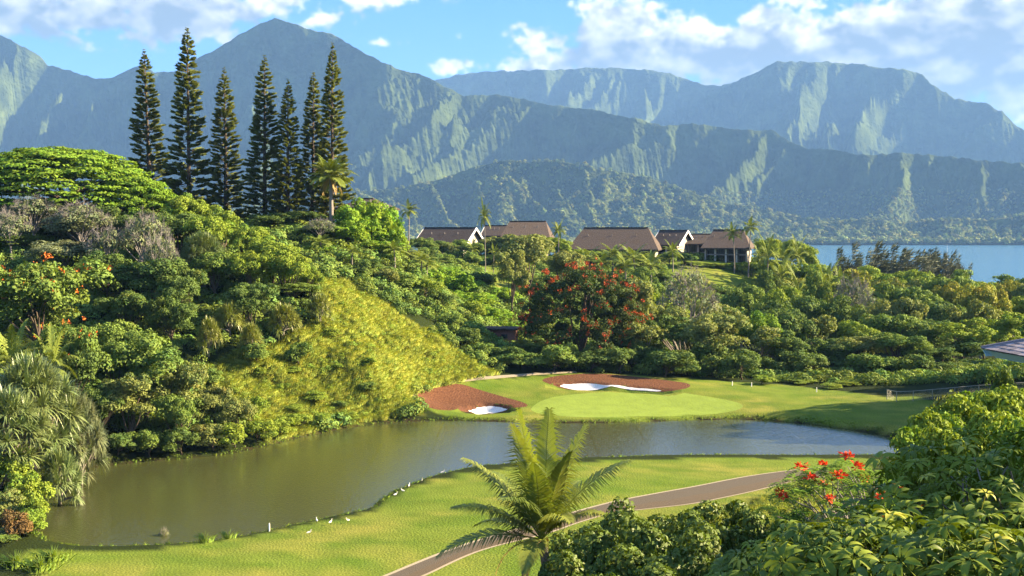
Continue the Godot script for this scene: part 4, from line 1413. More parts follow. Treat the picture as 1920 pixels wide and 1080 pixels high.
func palmate(n: int, ll: float) -> ArrayMesh:
	# one leaf: a stalk that ends in a wheel of drooping leaflets
	var g := Geo.new()
	var hub := Vector3(0, 0.02, 0)
	g.tube([Vector3(0, -0.34, 0), hub], [0.008, 0.006], 4, Color(1.3, 1.3, 0.9))
	for k in n:
		var a := TAU * k / n + rr(-0.15, 0.15)
		var out := Vector3(cos(a), 0, sin(a))
		var side := Vector3(-sin(a), 0, cos(a))
		var l := ll * rr(0.75, 1.12)
		var c := tint(0.13, 0.08)
		var up0 := rr(0.05, 0.35)
		var drop := rr(0.9, 1.6)
		var p := hub + out * 0.05
		var d := (out + Vector3.UP * up0).normalized()
		var prev: Array = []
		for s in 6:
			var t := s / 5.0
			var w := ll * 0.32 * pow(sin(PI * clampf(pow(t, 0.72) * 0.94 + 0.05, 0, 1)), 0.8)
			var nn := side.cross(d).normalized()
			if nn.y < 0 and s < 2: nn = -nn
			var fold := nn * w * 0.22
			var row := [g.vert(p - side * w * 0.5 + fold, (nn + side * 0.4).normalized(), c), g.vert(p, nn, c * 1.08), g.vert(p + side * w * 0.5 + fold, (nn - side * 0.4).normalized(), c)]
			if prev.size():
				g.quad(prev[0], prev[1], row[1], row[0])
				g.quad(prev[1], prev[2], row[2], row[1])
			prev = row
			p += d * l / 5.0
			d = (d + Vector3.DOWN * drop * 0.2).normalized()
	return g.mesh()

func umbrella_plant(label: String, px: float, top: float, d: float, r: float, leaves: int, meshes: Array, m: Material) -> void:
	var w := at_depth(px, top, d)
	var y := ground_h(w.x, d)
	var o := thing("umbrella_plant", label, "shrub", Vector3(w.x, y, -d), 0.0, "umbrella plants on the near bank")
	var mid := Vector3(0, w.y - y - r * 0.8, 0)
	var t := Geo.new()
	var inner: Array = []
	for k in leaves:
		# an even spread over the dome
		var f := (k + 0.5) / leaves
		var e := 1.0 - 1.45 * f
		var a := k * 2.39996
		var s := sqrt(maxf(0.0, 1.0 - e * e))
		var dir := Vector3(cos(a) * s, e, sin(a) * s)
		var p := mid + dir * Vector3(r, r * 0.8, r) * rr(0.86, 1.1)
		var ax := (dir + Vector3.UP * 0.9 + rdir() * 0.7).normalized()
		var z := R.randf()
		var b := part("leaf", meshes[R.randi() % meshes.size()], M.l_gloss4 if z < 0.03 else (M.l_gloss2 if z < 0.3 else (M.l_gloss3 if z < 0.55 else m)), o, p)
		b.quaternion = Quaternion(Vector3.UP, ax) * Quaternion(Vector3.UP, rr(0, TAU))
		b.scale = Vector3.ONE * rr(0.6, 1.3)
		if k % 3 == 0: limb(t, mid - Vector3(0, r * 0.5, 0) + rdir() * r * 0.2, p - ax * 0.3, 0.028, 0.012, 0.08, 4)
		for q in 2:
			var pp := mid + dir * Vector3(r, r * 0.8, r) * rr(0.5, 0.82) + rdir() * 0.2
			inner.append(Transform3D(Basis(Quaternion(Vector3.UP, (dir + Vector3.UP + rdir() * 0.6).normalized()) * Quaternion(Vector3.UP, rr(0, TAU))).scaled(Vector3.ONE * rr(0.75, 1.1)), pp))
	for k in 5:
		var a := TAU * k / 5.0
		limb(t, Vector3(cos(a) * 0.3, -0.5, sin(a) * 0.3), mid + Vector3(cos(a), -0.35, sin(a)) * r * 0.45, 0.07, 0.035, 0.06, 6)
	part("stems", t.mesh(), M.bark_pale, o)
	var mm := MultiMesh.new()
	mm.transform_format = MultiMesh.TRANSFORM_3D
	mm.mesh = meshes[0]
	mm.instance_count = inner.size()
	for k in inner.size(): mm.set_instance_transform(k, inner[k])
	var i := MultiMeshInstance3D.new()
	i.name = "inner_foliage"
	i.multimesh = mm
	i.material_override = m
	i.set_meta("kind", "stuff")
	o.add_child(i, true)

func flower_shrub() -> void:
	var d := 27.0
	var w := at_depth(1575, 848, d)
	var y := ground_h(w.x, d)
	var o := thing("flame_shrub", "small tree with grey branches and scarlet flowers above the umbrella plants", "tree", Vector3(w.x, y, -d))
	var t := Geo.new()
	var g := Geo.new()
	var top := w.y - y
	var fork := Vector3(0.4, top - 2.6, 0)
	limb(t, Vector3(0, -0.4, 0), fork, 0.1, 0.07, 0.03, 6)
	for k in 46:
		var a := k * 2.39996
		var u := sqrt((k + 0.5) / 46.0)
		var p := Vector3(cos(a) * u * 1.9, top - 0.25 - 1.25 * u * u + rr(-0.2, 0.1), sin(a) * u * 1.6)
		limb(t, fork + rdir() * 0.1, p - Vector3(0, 0.15, 0), 0.03, 0.009, 0.14, 4)
		for q in 9:
			var b := rr(0, TAU)
			var e := Vector3(cos(b), rr(-0.1, 0.45), sin(b)).normalized()
			var c := tint(0.2, 0.15)
			for z in 7:
				var at := p + e * (0.08 + z * 0.05) - Vector3.UP * 0.006 * z * z
				for s in [-1.0, 1.0]:
					var dd: Vector3 = (e.cross(Vector3.UP).normalized() * s + e * 0.4).normalized()
					g.leaf(at, dd, Vector3.UP, 0.125, 0.05, c * rr(0.85, 1.15), Vector3.UP, 0.05)
		if k % 3 == 0:
			var f := Geo.new()
			for q in 34:
				var e := (rdir() + Vector3.UP * 0.6).normalized()
				f.leaf(e * rr(0.0, 0.1), e, rdir(), rr(0.06, 0.11), 0.05, Color(1, 1, 1) * rr(0.7, 1.2), Vector3.UP)
			var b := part("blossom", f.mesh(), M.scarlet, o, p + Vector3(0, 0.1, 0))
			b.scale = Vector3(rr(1.0, 1.7), rr(0.8, 1.1), rr(1.0, 1.7))
	part("branches", t.mesh(), M.bark_grey, o)
	part("crown", g.mesh(), M.l_bright, o)

func foreground() -> void:
	M.l_gloss = leafy(Color(0.12, 0.17, 0.022), 0.7, 0.55, 0.2)
	M.l_hedge = leafy(Color(0.095, 0.145, 0.026), 0.7, 0.5, 0.3)
	M.scarlet = leafy(Color(0.75, 0.07, 0.03), 0.6)
	M.l_near_palm = leafy(Color(0.21, 0.255, 0.05), 0.8, 0.5, 0.3)
	M.l_gloss2 = leafy(Color(0.17, 0.22, 0.028), 0.7, 0.55, 0.2)
	M.l_gloss3 = leafy(Color(0.085, 0.13, 0.02), 0.7, 0.5, 0.25)
	M.l_gloss4 = leafy(Color(0.33, 0.33, 0.04), 0.7, 0.5, 0.3)
	near_palm()
	var lm := [palmate(9, 0.24), palmate(8, 0.27), palmate(10, 0.2), palmate(6, 0.23), palmate(11, 0.25)]
	umbrella_plant("big umbrella plant with wheels of drooping leaflets, highest on the near bank", 1880, 838, 17.0, 2.7, 300, lm, M.l_gloss)
	umbrella_plant("umbrella plant with glossy leaflet wheels below the scarlet flowers", 1620, 975, 14.5, 1.7, 190, lm, M.l_gloss)
	umbrella_plant("low umbrella plant under the biggest one, nearest the house wall", 1850, 985, 11.5, 1.35, 140, lm, M.l_gloss)
	umbrella_plant("small umbrella plant beside the dark hedge", 1450, 1030, 17.0, 1.0, 90, lm, M.l_gloss)
	flower_shrub()
	for k in 2: broad("hedge%d" % k, "small_leaved_shrub", "shrub", M.l_hedge, 4.2, 4.4, -0.4, 74, 0.55, 260, 0.15, 0.4)
	measure()
	for a in [[1120, 966, 36, 200], [1190, 948, 36, 230], [1280, 948, 35, 250], [1100, 1001, 34, 180], [1160, 986, 32, 270], [1260, 986, 31, 260], [1350, 961, 33, 230], [1420, 936, 36, 200], [1120, 1021, 30, 260], [1320, 1016, 28, 280], [1430, 1006, 25, 240], [1230, 1041, 26, 300], [1060, 1035, 33, 150]]:
		put("hedge%d" % (R.randi() % 2), a[0], a[1], a[2], a[3], "dark small leaved shrub in the hedge below the coconut palm", "dark hedge below the palm", M.l_hedge)
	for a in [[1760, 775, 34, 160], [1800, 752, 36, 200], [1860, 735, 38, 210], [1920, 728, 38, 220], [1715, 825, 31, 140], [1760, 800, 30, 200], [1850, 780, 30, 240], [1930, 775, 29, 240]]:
		put("spire%d" % (R.randi() % 2), a[0], a[1], a[2], a[3], "small leaved shrub with sunlight put into its yellow green leaf colour behind the umbrella plants", "shrubs with sunlit leaf colour behind the umbrella plants", M.l_lime)  # sun shining through these leaves is put into their yellow colour
	for a in [[1480, 950, 40, 110], [1520, 985, 30, 120], [1640, 880, 40, 120], [1440, 985, 38, 120]]:
		put("hedge%d" % (R.randi() % 2), a[0], a[1], a[2], a[3], "mid green shrub around the scarlet flowering tree", "shrubs around the flowering tree", M.l_mid)
	put("tall0", 1810, 738, 40, 130, "thin open topped shrub before the fence", "", M.l_olive)
	for a in [[1885, 690, 57, 110], [1930, 700, 52, 110], [1905, 720, 50, 120], [1850, 725, 60, 90]]:
		put("dense%d" % (R.randi() % 2), a[0], a[1], a[2], a[3], "dark leafy shrub below the teal eaves of the tiled house", "shrubs below the tiled house", M.l_dark)
	# tall trees beside the frame, whose shade lies on the near bank and across the end of the pond
	for a in [[25, 21, 17, 9], [29, 11, 17, 10]]:
		copy(K["dense0"].node, spot(a[0], a[1]), rr(0, TAU), Vector3(a[3] / 11.0, a[2] / 10.0, a[3] / 11.0), "tall shade tree beside the house on the near bank", "shade trees on the near bank")
	for a in [[65, 116, 19, 12], [74, 119, 22, 13], [66, 108, 15, 12], [72, 112, 22, 13], [67, 130, 12, 10]]:
		copy(K["dense1"].node, spot(a[0], a[1]), rr(0, TAU), Vector3(a[3] / 11.0, a[2] / 10.0, a[3] / 11.0), "tall shade tree past the end of the fence", "shade trees past the fence")

# ---------------------------------------------------------------- buildings
func prism(g: Geo, L: float, W: float, he: float, hr: float) -> void:
	for s in [-1.0, 1.0]:
		var x: float = s * L * 0.5
		var a := Vector3(x, he, -W * 0.5); var b := Vector3(x, he, W * 0.5); var c := Vector3(x, hr, 0)
		var k := g.v.size()
		for p in [a, b, c]: g.vert(p, Vector3(s, 0, 0), Color.WHITE)
		g.tri(k, k + 1, k + 2)

func condo(label: String, p0: float, p1: float, d: float, ridge: float, eave: float, turn: float, W: float, bays: int, light: Material, roofm: Material, open := true, barge: Material = null, hip := 0.0) -> void:
	var a := at_depth(p0, ridge, d)
	var b := at_depth(p1, ridge, d)
	var L := (b.x - a.x) / cos(turn) - W * 0.12
	var x := (a.x + b.x) * 0.5
	var y := ground_h(x, d) - 0.6
	var hr := a.y - y
	var he := at_depth(p0, eave, d).y - y
	var o := thing("condominium", label, "building", Vector3(x, y, -d), turn, "brown roofed condominiums")
	# core set back behind balconies, solid ends
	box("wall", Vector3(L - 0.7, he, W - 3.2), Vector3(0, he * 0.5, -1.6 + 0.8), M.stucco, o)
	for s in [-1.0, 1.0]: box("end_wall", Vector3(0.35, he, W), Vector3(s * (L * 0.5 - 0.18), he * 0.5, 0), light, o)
	var g := Geo.new()
	if hip == 0.0:
		prism(g, L, W, he, hr - 0.2)
		part("gable", g.mesh(), light, o)
	var over := 0.9
	var rf := Node3D.new()
	rf.name = "roof"
	o.add_child(rf)
	var slope := (hr - he) / (W * 0.5)
	var rl := L * 0.5 + over - hip
	for s in [-1.0, 1.0]:
		var q := Geo.new()
		var y0: float = he - slope * over
		var e := L * 0.5 + over
		var z0: float = s * (W * 0.5 + over)
		q.hexa([Vector3(-e, y0, z0), Vector3(e, y0, z0), Vector3(rl, hr, 0), Vector3(-rl, hr, 0)], [Vector3(-e, y0 + 0.3, z0), Vector3(e, y0 + 0.3, z0), Vector3(rl, hr + 0.3, 0), Vector3(-rl, hr + 0.3, 0)])
		part("slope", q.mesh(), roofm, rf)
		if hip > 0.0:
			var hq := Geo.new()
			var zz := W * 0.5 + over
			var xe: float = s * e
			hq.hexa([Vector3(xe, y0, -zz), Vector3(xe, y0, zz), Vector3(s * rl, hr, 0.02), Vector3(s * rl, hr, -0.02)], [Vector3(xe, y0 + 0.3, -zz), Vector3(xe, y0 + 0.3, zz), Vector3(s * rl, hr + 0.3, 0.02), Vector3(s * rl, hr + 0.3, -0.02)])
			part("hip_slope", hq.mesh(), roofm, rf)
			continue
		for ex in [-1.0, 1.0]:
			var bb := Geo.new()
			var xa: float = ex * (e + 0.01); var xb: float = ex * (e + 0.14)
			bb.hexa([Vector3(xa, y0 - 0.25, z0), Vector3(xb, y0 - 0.25, z0), Vector3(xb, hr - 0.25, 0), Vector3(xa, hr - 0.25, 0)], [Vector3(xa, y0 + 0.34, z0), Vector3(xb, y0 + 0.34, z0), Vector3(xb, hr + 0.34, 0), Vector3(xa, hr + 0.34, 0)])
			part("barge_board", bb.mesh(), barge if barge else M.white, rf)
	box("ridge_cap", Vector3(rl * 2.0, 0.16, 0.5), Vector3(0, hr + 0.33, 0), roofm, rf)
	for k in 3: box("vent_pipe", Vector3(0.16, 0.7, 0.16), Vector3(-L * 0.32 + k * L * 0.29, he + (hr - he) * 0.55 + 0.4, W * 0.22), M.stucco, rf)
	if not open: return
	var zf := W * 0.5
	box("balcony", Vector3(L - 0.8, 0.28, 1.5), Vector3(0, he * 0.5, zf - 0.9), M.stucco, o)
	for k in bays + 1:
		if k == 0 or k == bays: continue
		box("post", Vector3(0.42, he, 0.42), Vector3(-L * 0.5 + L * k / bays, he * 0.5, zf - 0.4), M.white_post, o)
	for k in bays:
		var cx := -L * 0.5 + L * (k + 0.5) / bays
		var bw := L / bays - 1.0
		for fl in 2:
			var cy := he * (0.25 + 0.5 * fl)
			var f := box("window", Vector3(bw, he * 0.38, 0.1), Vector3(cx, cy - 0.1, zf - 2.35), M.dark_frame, o)
			for z in 3: box("pane", Vector3(bw / 3.0 - 0.12, he * 0.38 - 0.2, 0.03), Vector3((z - 1) * bw / 3.0, 0, 0.07), M.glass, f)
		for z in 2: box("rail", Vector3(bw + 0.6, 0.06, 0.06), Vector3(cx, he * 0.5 + 0.55 + 0.4 * z, zf - 0.2), M.dark_frame, o)

func buildings() -> void:
	var shingle := noise_tex(0.05, 61, Color(.62, .6, .6), Color.WHITE, 256, 5)
	var shingle2 := noise_tex(0.05, 62, Color(.35, .34, .34), Color.WHITE, 512, 6)
	M.roof = surf(Color(0.18, 0.14, 0.11), shingle2, 9.0)
	M.roof_dark = surf(Color(0.11, 0.09, 0.078), shingle2, 9.0)
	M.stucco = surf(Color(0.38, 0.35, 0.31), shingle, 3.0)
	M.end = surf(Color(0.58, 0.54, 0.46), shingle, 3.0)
	M.white = mat(Color(0.75, 0.73, 0.68), 0.6)
	M.white_post = mat(Color(0.5, 0.46, 0.4), 0.7)
	M.dark_frame = mat(Color(0.05, 0.045, 0.04), 0.6)
	M.glass = mat(Color(0.02, 0.025, 0.03), 0.08, 0.6)
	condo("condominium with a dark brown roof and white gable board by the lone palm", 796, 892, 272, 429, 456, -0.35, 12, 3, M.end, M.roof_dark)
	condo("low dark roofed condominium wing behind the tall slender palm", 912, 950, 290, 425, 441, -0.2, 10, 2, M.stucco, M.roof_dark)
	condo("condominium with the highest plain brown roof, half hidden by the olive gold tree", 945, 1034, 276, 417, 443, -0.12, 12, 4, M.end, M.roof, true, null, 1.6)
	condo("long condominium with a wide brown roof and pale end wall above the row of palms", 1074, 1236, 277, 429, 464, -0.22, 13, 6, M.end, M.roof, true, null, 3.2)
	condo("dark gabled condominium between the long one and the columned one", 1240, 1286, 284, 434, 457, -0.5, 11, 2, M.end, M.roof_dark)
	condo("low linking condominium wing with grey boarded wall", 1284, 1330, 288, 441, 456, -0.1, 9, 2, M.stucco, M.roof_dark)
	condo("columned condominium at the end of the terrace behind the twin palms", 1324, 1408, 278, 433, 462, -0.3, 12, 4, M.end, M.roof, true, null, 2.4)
	condo("dark roofed house hidden among the vines on the knoll", 655, 724, 186, 376, 391, -0.3, 9, 3, M.stucco, M.roof_dark, true, M.roof, 2.5)
	# hedge on the edge of the terrace
	for k in 9:
		put("bush%d" % (k % 3), 1290 + k * 17, 491 + rr(-2, 2), 264, 30, "clipped pale green hedge shrub along the terrace edge", "terrace hedge", M.l_lime)
	# the hut in the gully
	var p := on_ground(941, 643)
	var hut := thing("hut", "small pinkish hut with a dark flat roof in the gully", "hut", p - Vector3(0, 0.3, 0), -0.15)
	box("wall", Vector3(4.2, 2.3, 3.0), Vector3(0, 1.15, 0), surf(Color(0.34, 0.17, 0.13), shingle, 2.0), hut)
	box("roof", Vector3(5.0, 0.22, 3.9), Vector3(0, 2.42, 0.1), M.roof_dark, hut)
	for k in 2:
		var f := box("window", Vector3(0.9, 0.6, 0.08), Vector3(-0.9 + k * 1.5, 1.4, 1.51), M.dark_frame, hut)
		box("pane", Vector3(0.74, 0.44, 0.03), Vector3(0, 0, 0.05), M.glass, f)
	tile_house()

func tile_house() -> void:
	M.tile = []
	for k in 5:
		var v := 0.75 + 0.12 * k
		M.tile.append(surf(Color(0.33, 0.29, 0.30) * v, noise_tex(0.09, 70 + k, Color(.7, .7, .7), Color.WHITE, 128, 4), 0.9, 0.75))
	M.teal = mat(Color(0.40, 0.56, 0.55), 0.6)
	# the eave's far corner and its run towards the camera are read off the picture at the eave's height
	var c := at_depth(1841, 653, 55.0)
	var e := on_height(1922, 668, c.y)
	var run := (c - e); run.y = 0; run = run.normalized()             # away from the camera along the eave
	var turn := atan2(-run.x, -run.z)                                 # local -z runs away
	var o := thing("tiled_house", "house with a grey tiled hip roof and pale teal eaves", "house", Vector3(c.x, 0, c.z), turn)
	var y := c.y
	var W := 11.0
	var L := 16.0
	var rise := 0.36
	# local: x to the side away from the pond, z towards the camera, the far corner at the origin
	box("wall", Vector3(W - 2.6, 6.5, L - 2.6), Vector3(W * 0.5 + 0.6, y - 3.7, L * 0.5), M.stucco, o)
	var fa := Geo.new()
	for s in [[Vector3(0, 0, 0), Vector3(0, 0, L)], [Vector3(W, 0, 0), Vector3(W, 0, L)], [Vector3(0, 0, 0), Vector3(W, 0, 0)], [Vector3(0, 0, L), Vector3(W, 0, L)]]:
		var n: Vector3 = Vector3(W * 0.5, 0, L * 0.5) - (s[0] + s[1]) * 0.5
		n = Vector3(signf(n.x) if absf(n.x) > 1 else 0.0, 0, signf(n.z) if absf(n.z) > 1 else 0.0)
		if absf(n.x) > 0 and absf(n.z) > 0: n.z = 0
		var a: Vector3 = s[0] + Vector3(0, y - 0.06, 0) + n * 0.06; var b: Vector3 = s[1] + Vector3(0, y - 0.06, 0) + n * 0.06
		fa.hexa([a - Vector3(0, 0.3, 0) + n * 0.3, b - Vector3(0, 0.3, 0) + n * 0.3, b - Vector3(0, 0.3, 0) + n * 0.34, a - Vector3(0, 0.3, 0) + n * 0.34], [a, b, b + n * 0.05, a + n * 0.05])
	part("fascia", fa.mesh(), M.teal, o)
	var so := box("soffit", Vector3(W - 0.9, 0.05, L - 0.9), Vector3(W * 0.5, y - 0.4, L * 0.5), M.teal, o)
	var hip := W * 0.5
	var ry := y + rise * hip
	var rf := Node3D.new()
	rf.name = "roof"
	o.add_child(rf)
	var deck := Geo.new()
	var A := Vector3(0, y, 0); var B := Vector3(0, y, L); var C := Vector3(W, y, L); var D := Vector3(W, y, 0)
	var E := Vector3(hip, ry, hip); var G := Vector3(hip, ry, L - hip)
	var faces := [[A, B, G, E], [D, C, G, E], [A, D, E, E], [B, C, G, G]]
	for f in faces:
		var n: Vector3 = (f[1] - f[0]).cross(f[2] - f[0]).normalized()
		if n.y < 0: n = -n
		deck.face4(f[0], f[1], f[2], f[3], n)
	part("deck", deck.mesh(), M.roof_dark, rf)
	# tiles in courses on the face over the pond; the others in one piece each
	var tw := 0.34
	var th := 0.36
	var up := Vector3(1, rise, 0).normalized()
	var nn := Vector3(-rise, 1, 0).normalized()
	var shapes: Array = []
	for k in 3:
		var bx := BoxMesh.new()
		bx.size = Vector3(th + 0.06, 0.022 + 0.006 * k, tw - 0.012)
		shapes.append(bx)
	var rest := Geo.new()
	var made := 0
	var courses := int(hip / cos(atan(rise)) / th)
	for r in courses:
		var s := r * th
		var xin := s * cos(atan(rise))
		var z := xin + (tw * 0.5 if r % 2 else 0.0)
		while z < L - xin:
			var at := Vector3(0, y, z + tw * 0.5) + up * (s + th * 0.5 - 0.04) + nn * (0.03 + rr(0, 0.012))
			if z < 7.5 and made < 300:
				var b := part("tile", shapes[R.randi() % 3], M.tile[R.randi() % 5], rf, at)
				b.basis = Basis(up.rotated(Vector3(0, 0, 1), -0.05), nn, Vector3(0, 0, 1))
				made += 1
			else:
				var hx := up * th * 0.52; var hz := Vector3(0, 0, tw * 0.48); var hn := nn * 0.014
				rest.hexa([at - hx - hz - hn, at + hx - hz - hn, at + hx + hz - hn, at - hx + hz - hn], [at - hx - hz + hn, at + hx - hz + hn, at + hx + hz + hn, at - hx + hz + hn])
			z += tw
	var q := part("tile_field", rest.mesh(), M.tile[2], rf)
	q.set_meta("kind", "stuff")
	for h in [[A, E], [D, E], [B, G], [C, G], [E, G]]:
		var t := Geo.new()
		t.tube([h[0] + Vector3(0, 0.03, 0), h[1] + Vector3(0, 0.03, 0)], [0.1, 0.1], 8, Color.WHITE)
		part("hip_tile", t.mesh(), M.tile[1], rf)

# ---------------------------------------------------------------- small things
func small_things() -> void:
	M.galv = mat(Color(0.30, 0.29, 0.24), 0.5)
	M.galv.metallic = 0.4
	# chain link fence
	var pts: Array = []
	for q in [[1663, 749], [1681, 753], [1712, 752], [1748, 749], [1790, 745], [1835, 741], [1880, 738], [1930, 735]]: pts.append(on_ground(q[0], q[1]))
	var fo := thing("chain_link_fence", "low chain link fence with pale posts at the edge of the wood", "fence", pts[1])
	for k in pts.size():
		var t := Geo.new()
		var b: Vector3 = pts[k] - fo.position
		t.tube([b - Vector3(0, 0.2, 0), b + Vector3(0, 1.15, 0)], [0.045, 0.045], 8, Color.WHITE)
		part("post", t.mesh(), M.galv, fo)
		if k == 0: continue
		var a: Vector3 = pts[k - 1] - fo.position
		var r := Geo.new()
		r.tube([a + Vector3(0, 1.1, 0), b + Vector3(0, 1.1, 0)], [0.03, 0.03], 6, Color.WHITE)
		part("rail", r.mesh(), M.galv, fo)
		var wire := Geo.new()
		var n := int(a.distance_to(b) / 0.14)
		for z in n:
			var f := (z + 0.5) / n
			for s in [-1.0, 1.0]:
				var g := clampf(f + s * 0.9 / a.distance_to(b), 0, 1)
				wire.tube([a.lerp(b, f) + Vector3(0, 0.03, 0), a.lerp(b, g) + Vector3(0, 1.08 * minf(1.0, absf(g - f) * a.distance_to(b) / 0.9), 0)], [0.006, 0.006], 3, Color.WHITE)
		var wp := part("mesh_panel", wire.mesh(), M.galv, fo)
		wp.set_meta("kind", "stuff")
	# pale edging round the back of the bunker mound
	var ed := resample(laid([[772, 744], [780, 733], [800, 725], [850, 716], [890, 711], [940, 707], [990, 703], [1040, 700], [1080, 698]]), 70)
	var g := Geo.new()
	var pr: Array = []
	for k in ed.size():
		var t := (ed[mini(k + 1, ed.size() - 1)] - ed[maxi(k - 1, 0)]).normalized()
		var nrm := t.orthogonal() * 0.28
		var row: Array = []
		var hgt := 0.13 + 0.05 * fbm(k * 30.0, 5.0)
		for s in [[-1, -0.05], [-0.8, hgt], [0.8, hgt], [1, -0.05]]:
			var q: Vector2 = ed[k] + nrm * s[0]
			row.append(g.vert(Vector3(q.x, ground_h(q.x, q.y) + s[1], -q.y), Vector3.UP, Color.WHITE))
		if pr.size():
			for s in 3: g.quad(pr[s], pr[s + 1], row[s + 1], row[s])
		pr = row
	struct("kerb_edging", g.mesh(), M.pale, "pale raised edging curving round the bunker mound", "edging")
	# white stakes
	for a in [[505, 996, "thin white stake at the lawn edge by the pond grass"], [734, 919, "thin white stake where the near lawn bulges into the pond"], [1373, 723, "white stake at the edge of the wood, behind the green"], [1409, 725, "white stake beside a twin at the edge of the wood"], [1531, 735, "white stake on the shoulder between green and wood"]]:
		var s := Geo.new()
		s.tube([Vector3(0, -0.15, 0), Vector3(0, 0.5, 0), Vector3(0, 0.56, 0)], [0.055, 0.05, 0.005], 7, Color.WHITE)
		var o := part("marker_stake", s.mesh(), M.white, self)
		o.position = on_ground(a[0], a[1])
		tag(o, a[2], "stake", "white marker stakes")
	# small white birds on the near lawn
	for a in [[580, 1004, 0.3], [594, 981, 2.0], [620, 984, 1.0], [652, 981, 4.0], [742, 932, 0.5], [755, 925, 3.0], [767, 915, 1.4], [791, 905, 5.0], [830, 890, 0.2]]:
		var o := thing("egret", "small white egret standing on the near lawn beside the pond", "bird", on_ground(a[0], a[1]), a[2], "egrets on the near lawn")
		o.scale = Vector3.ONE * 0.7
		var s := Geo.new()
		s.tube([Vector3(-0.26, 0.27, 0), Vector3(-0.18, 0.28, 0), Vector3(-0.05, 0.3, 0), Vector3(0.08, 0.33, 0), Vector3(0.14, 0.38, 0), Vector3(0.13, 0.46, 0), Vector3(0.16, 0.53, 0), Vector3(0.2, 0.545, 0), Vector3(0.23, 0.54, 0)], [0.01, 0.055, 0.085, 0.075, 0.045, 0.03, 0.034, 0.03, 0.012], 9, Color.WHITE)
		part("body", s.mesh(), M.white, o)
		var b := Geo.new()
		b.tube([Vector3(0.22, 0.54, 0), Vector3(0.3, 0.525, 0)], [0.011, 0.002], 5, Color.WHITE)
		part("beak", b.mesh(), M.beak, o)
		for z in [-0.03, 0.03]:
			var l := Geo.new()
			l.tube([Vector3(0, 0.26, z), Vector3(-0.015, 0.13, z), Vector3(0.0, 0.0, z), Vector3(0.05, 0.004, z)], [0.012, 0.009, 0.009, 0.006], 5, Color.WHITE)
			part("leg", l.mesh(), M.dark_frame, o)
	# reeds and a dead twig plant in the near margin
	var reed := tuft_mesh(70, 1.0, 0.5, 0.05)
	for a in [[400, 1012], [430, 1010], [460, 1003], [385, 1017]]:
		var o := part("reed_clump", reed, M.l_fresh, self)
		o.position = on_ground(a[0], a[1]) - Vector3(0, 0.1, 0)
		o.scale = Vector3.ONE * rr(0.8, 1.1)
		o.rotation.y = rr(0, TAU)
		tag(o, "bright green reed clump in the margin of the near lawn", "reeds", "reed clumps in the margin")
	put("twig1", 308, 992, 71.5, 22, "little leggy dead looking plant in the pond margin", "", M.l_olive)
	put("bush1", 30, 955, 68.5, 60, "shrub with red and green leaves on the near lawn corner", "", M.l_red)
	var fern := tuft_mesh(90, 0.8, 0.7, 0.06)
	for a in [[30, 1062], [75, 1070], [100, 1052]]:
		var o := part("fern_tuft", fern, M.l_fresh, self)
		o.position = on_ground(a[0], a[1])
		o.scale = Vector3(1.5, 1.0, 1.5)
		tag(o, "low soft green tuft at the corner of the near lawn", "tuft", "tufts at the lawn corner")
	boat()
	# pale beach line of the far shore
	var bg := Geo.new()
	var pr2: Array = []
	for k in 60:
		var q := on_height(1480 + k * 8.0, 459.5, SEA)
		var w := 9.0 + 6.0 * fbm(k * 25.0, 2.0)
		var r2 := [bg.vert(Vector3(q.x, SEA - 0.4, q.z + w), Vector3.UP, Color.WHITE), bg.vert(Vector3(q.x, SEA + 1.8, q.z - 60), Vector3.UP, Color.WHITE)]
		if pr2.size(): bg.quad(pr2[0], pr2[1], r2[1], r2[0])
		pr2 = r2
	struct("beach", bg.mesh(), M.beach, "thin pale beach along the far shore of the bay", "beach")

func boat() -> void:
	var p := on_height(1775, 487, SEA)
	var o := thing("sailing_boat", "white sailing boat with bare mast moored in the bay", "boat", p, 0.9)
	var g := Geo.new()
	var pr: Array = []
	for k in 11:
		var t := k / 10.0
		var w := 2.3 * pow(sin(PI * (0.12 + 0.88 * (1.0 - t)) * 0.5 + 0.0), 0.8) * (1.0 - pow(t, 4.0) * 0.95)
		var x := lerpf(-6.5, 7.0, t)
		var row: Array = []
		for s in 9:
			var a := PI * s / 8.0
			var zz := -cos(a) * w
			var yy := 1.3 + 0.35 * t - sin(a) * 1.9 * (1.0 - t * 0.4)
			row.append(g.vert(Vector3(x, yy, zz), Vector3(0, -sin(a), -cos(a)).normalized(), Color.WHITE))
		if pr.size():
			for s in 8: g.quad(pr[s], pr[s + 1], row[s + 1], row[s])
			g.quad(pr[0], pr[8], row[8], row[0])
		pr = row
	part("hull", g.mesh(), M.white, o)
	box("cabin", Vector3(4.5, 0.8, 2.2), Vector3(0, 1.8, 0), M.white, o)
	var m := Geo.new()
	m.tube([Vector3(1, 1.2, 0), Vector3(1, 22, 0)], [0.28, 0.16], 8, Color.WHITE)
	part("mast", m.mesh(), M.white, o)
	var b := Geo.new()
	b.tube([Vector3(1, 3.2, 0), Vector3(-5, 3.4, 0)], [0.22, 0.22], 8, Color.WHITE)
	part("boom", b.mesh(), M.white, o)

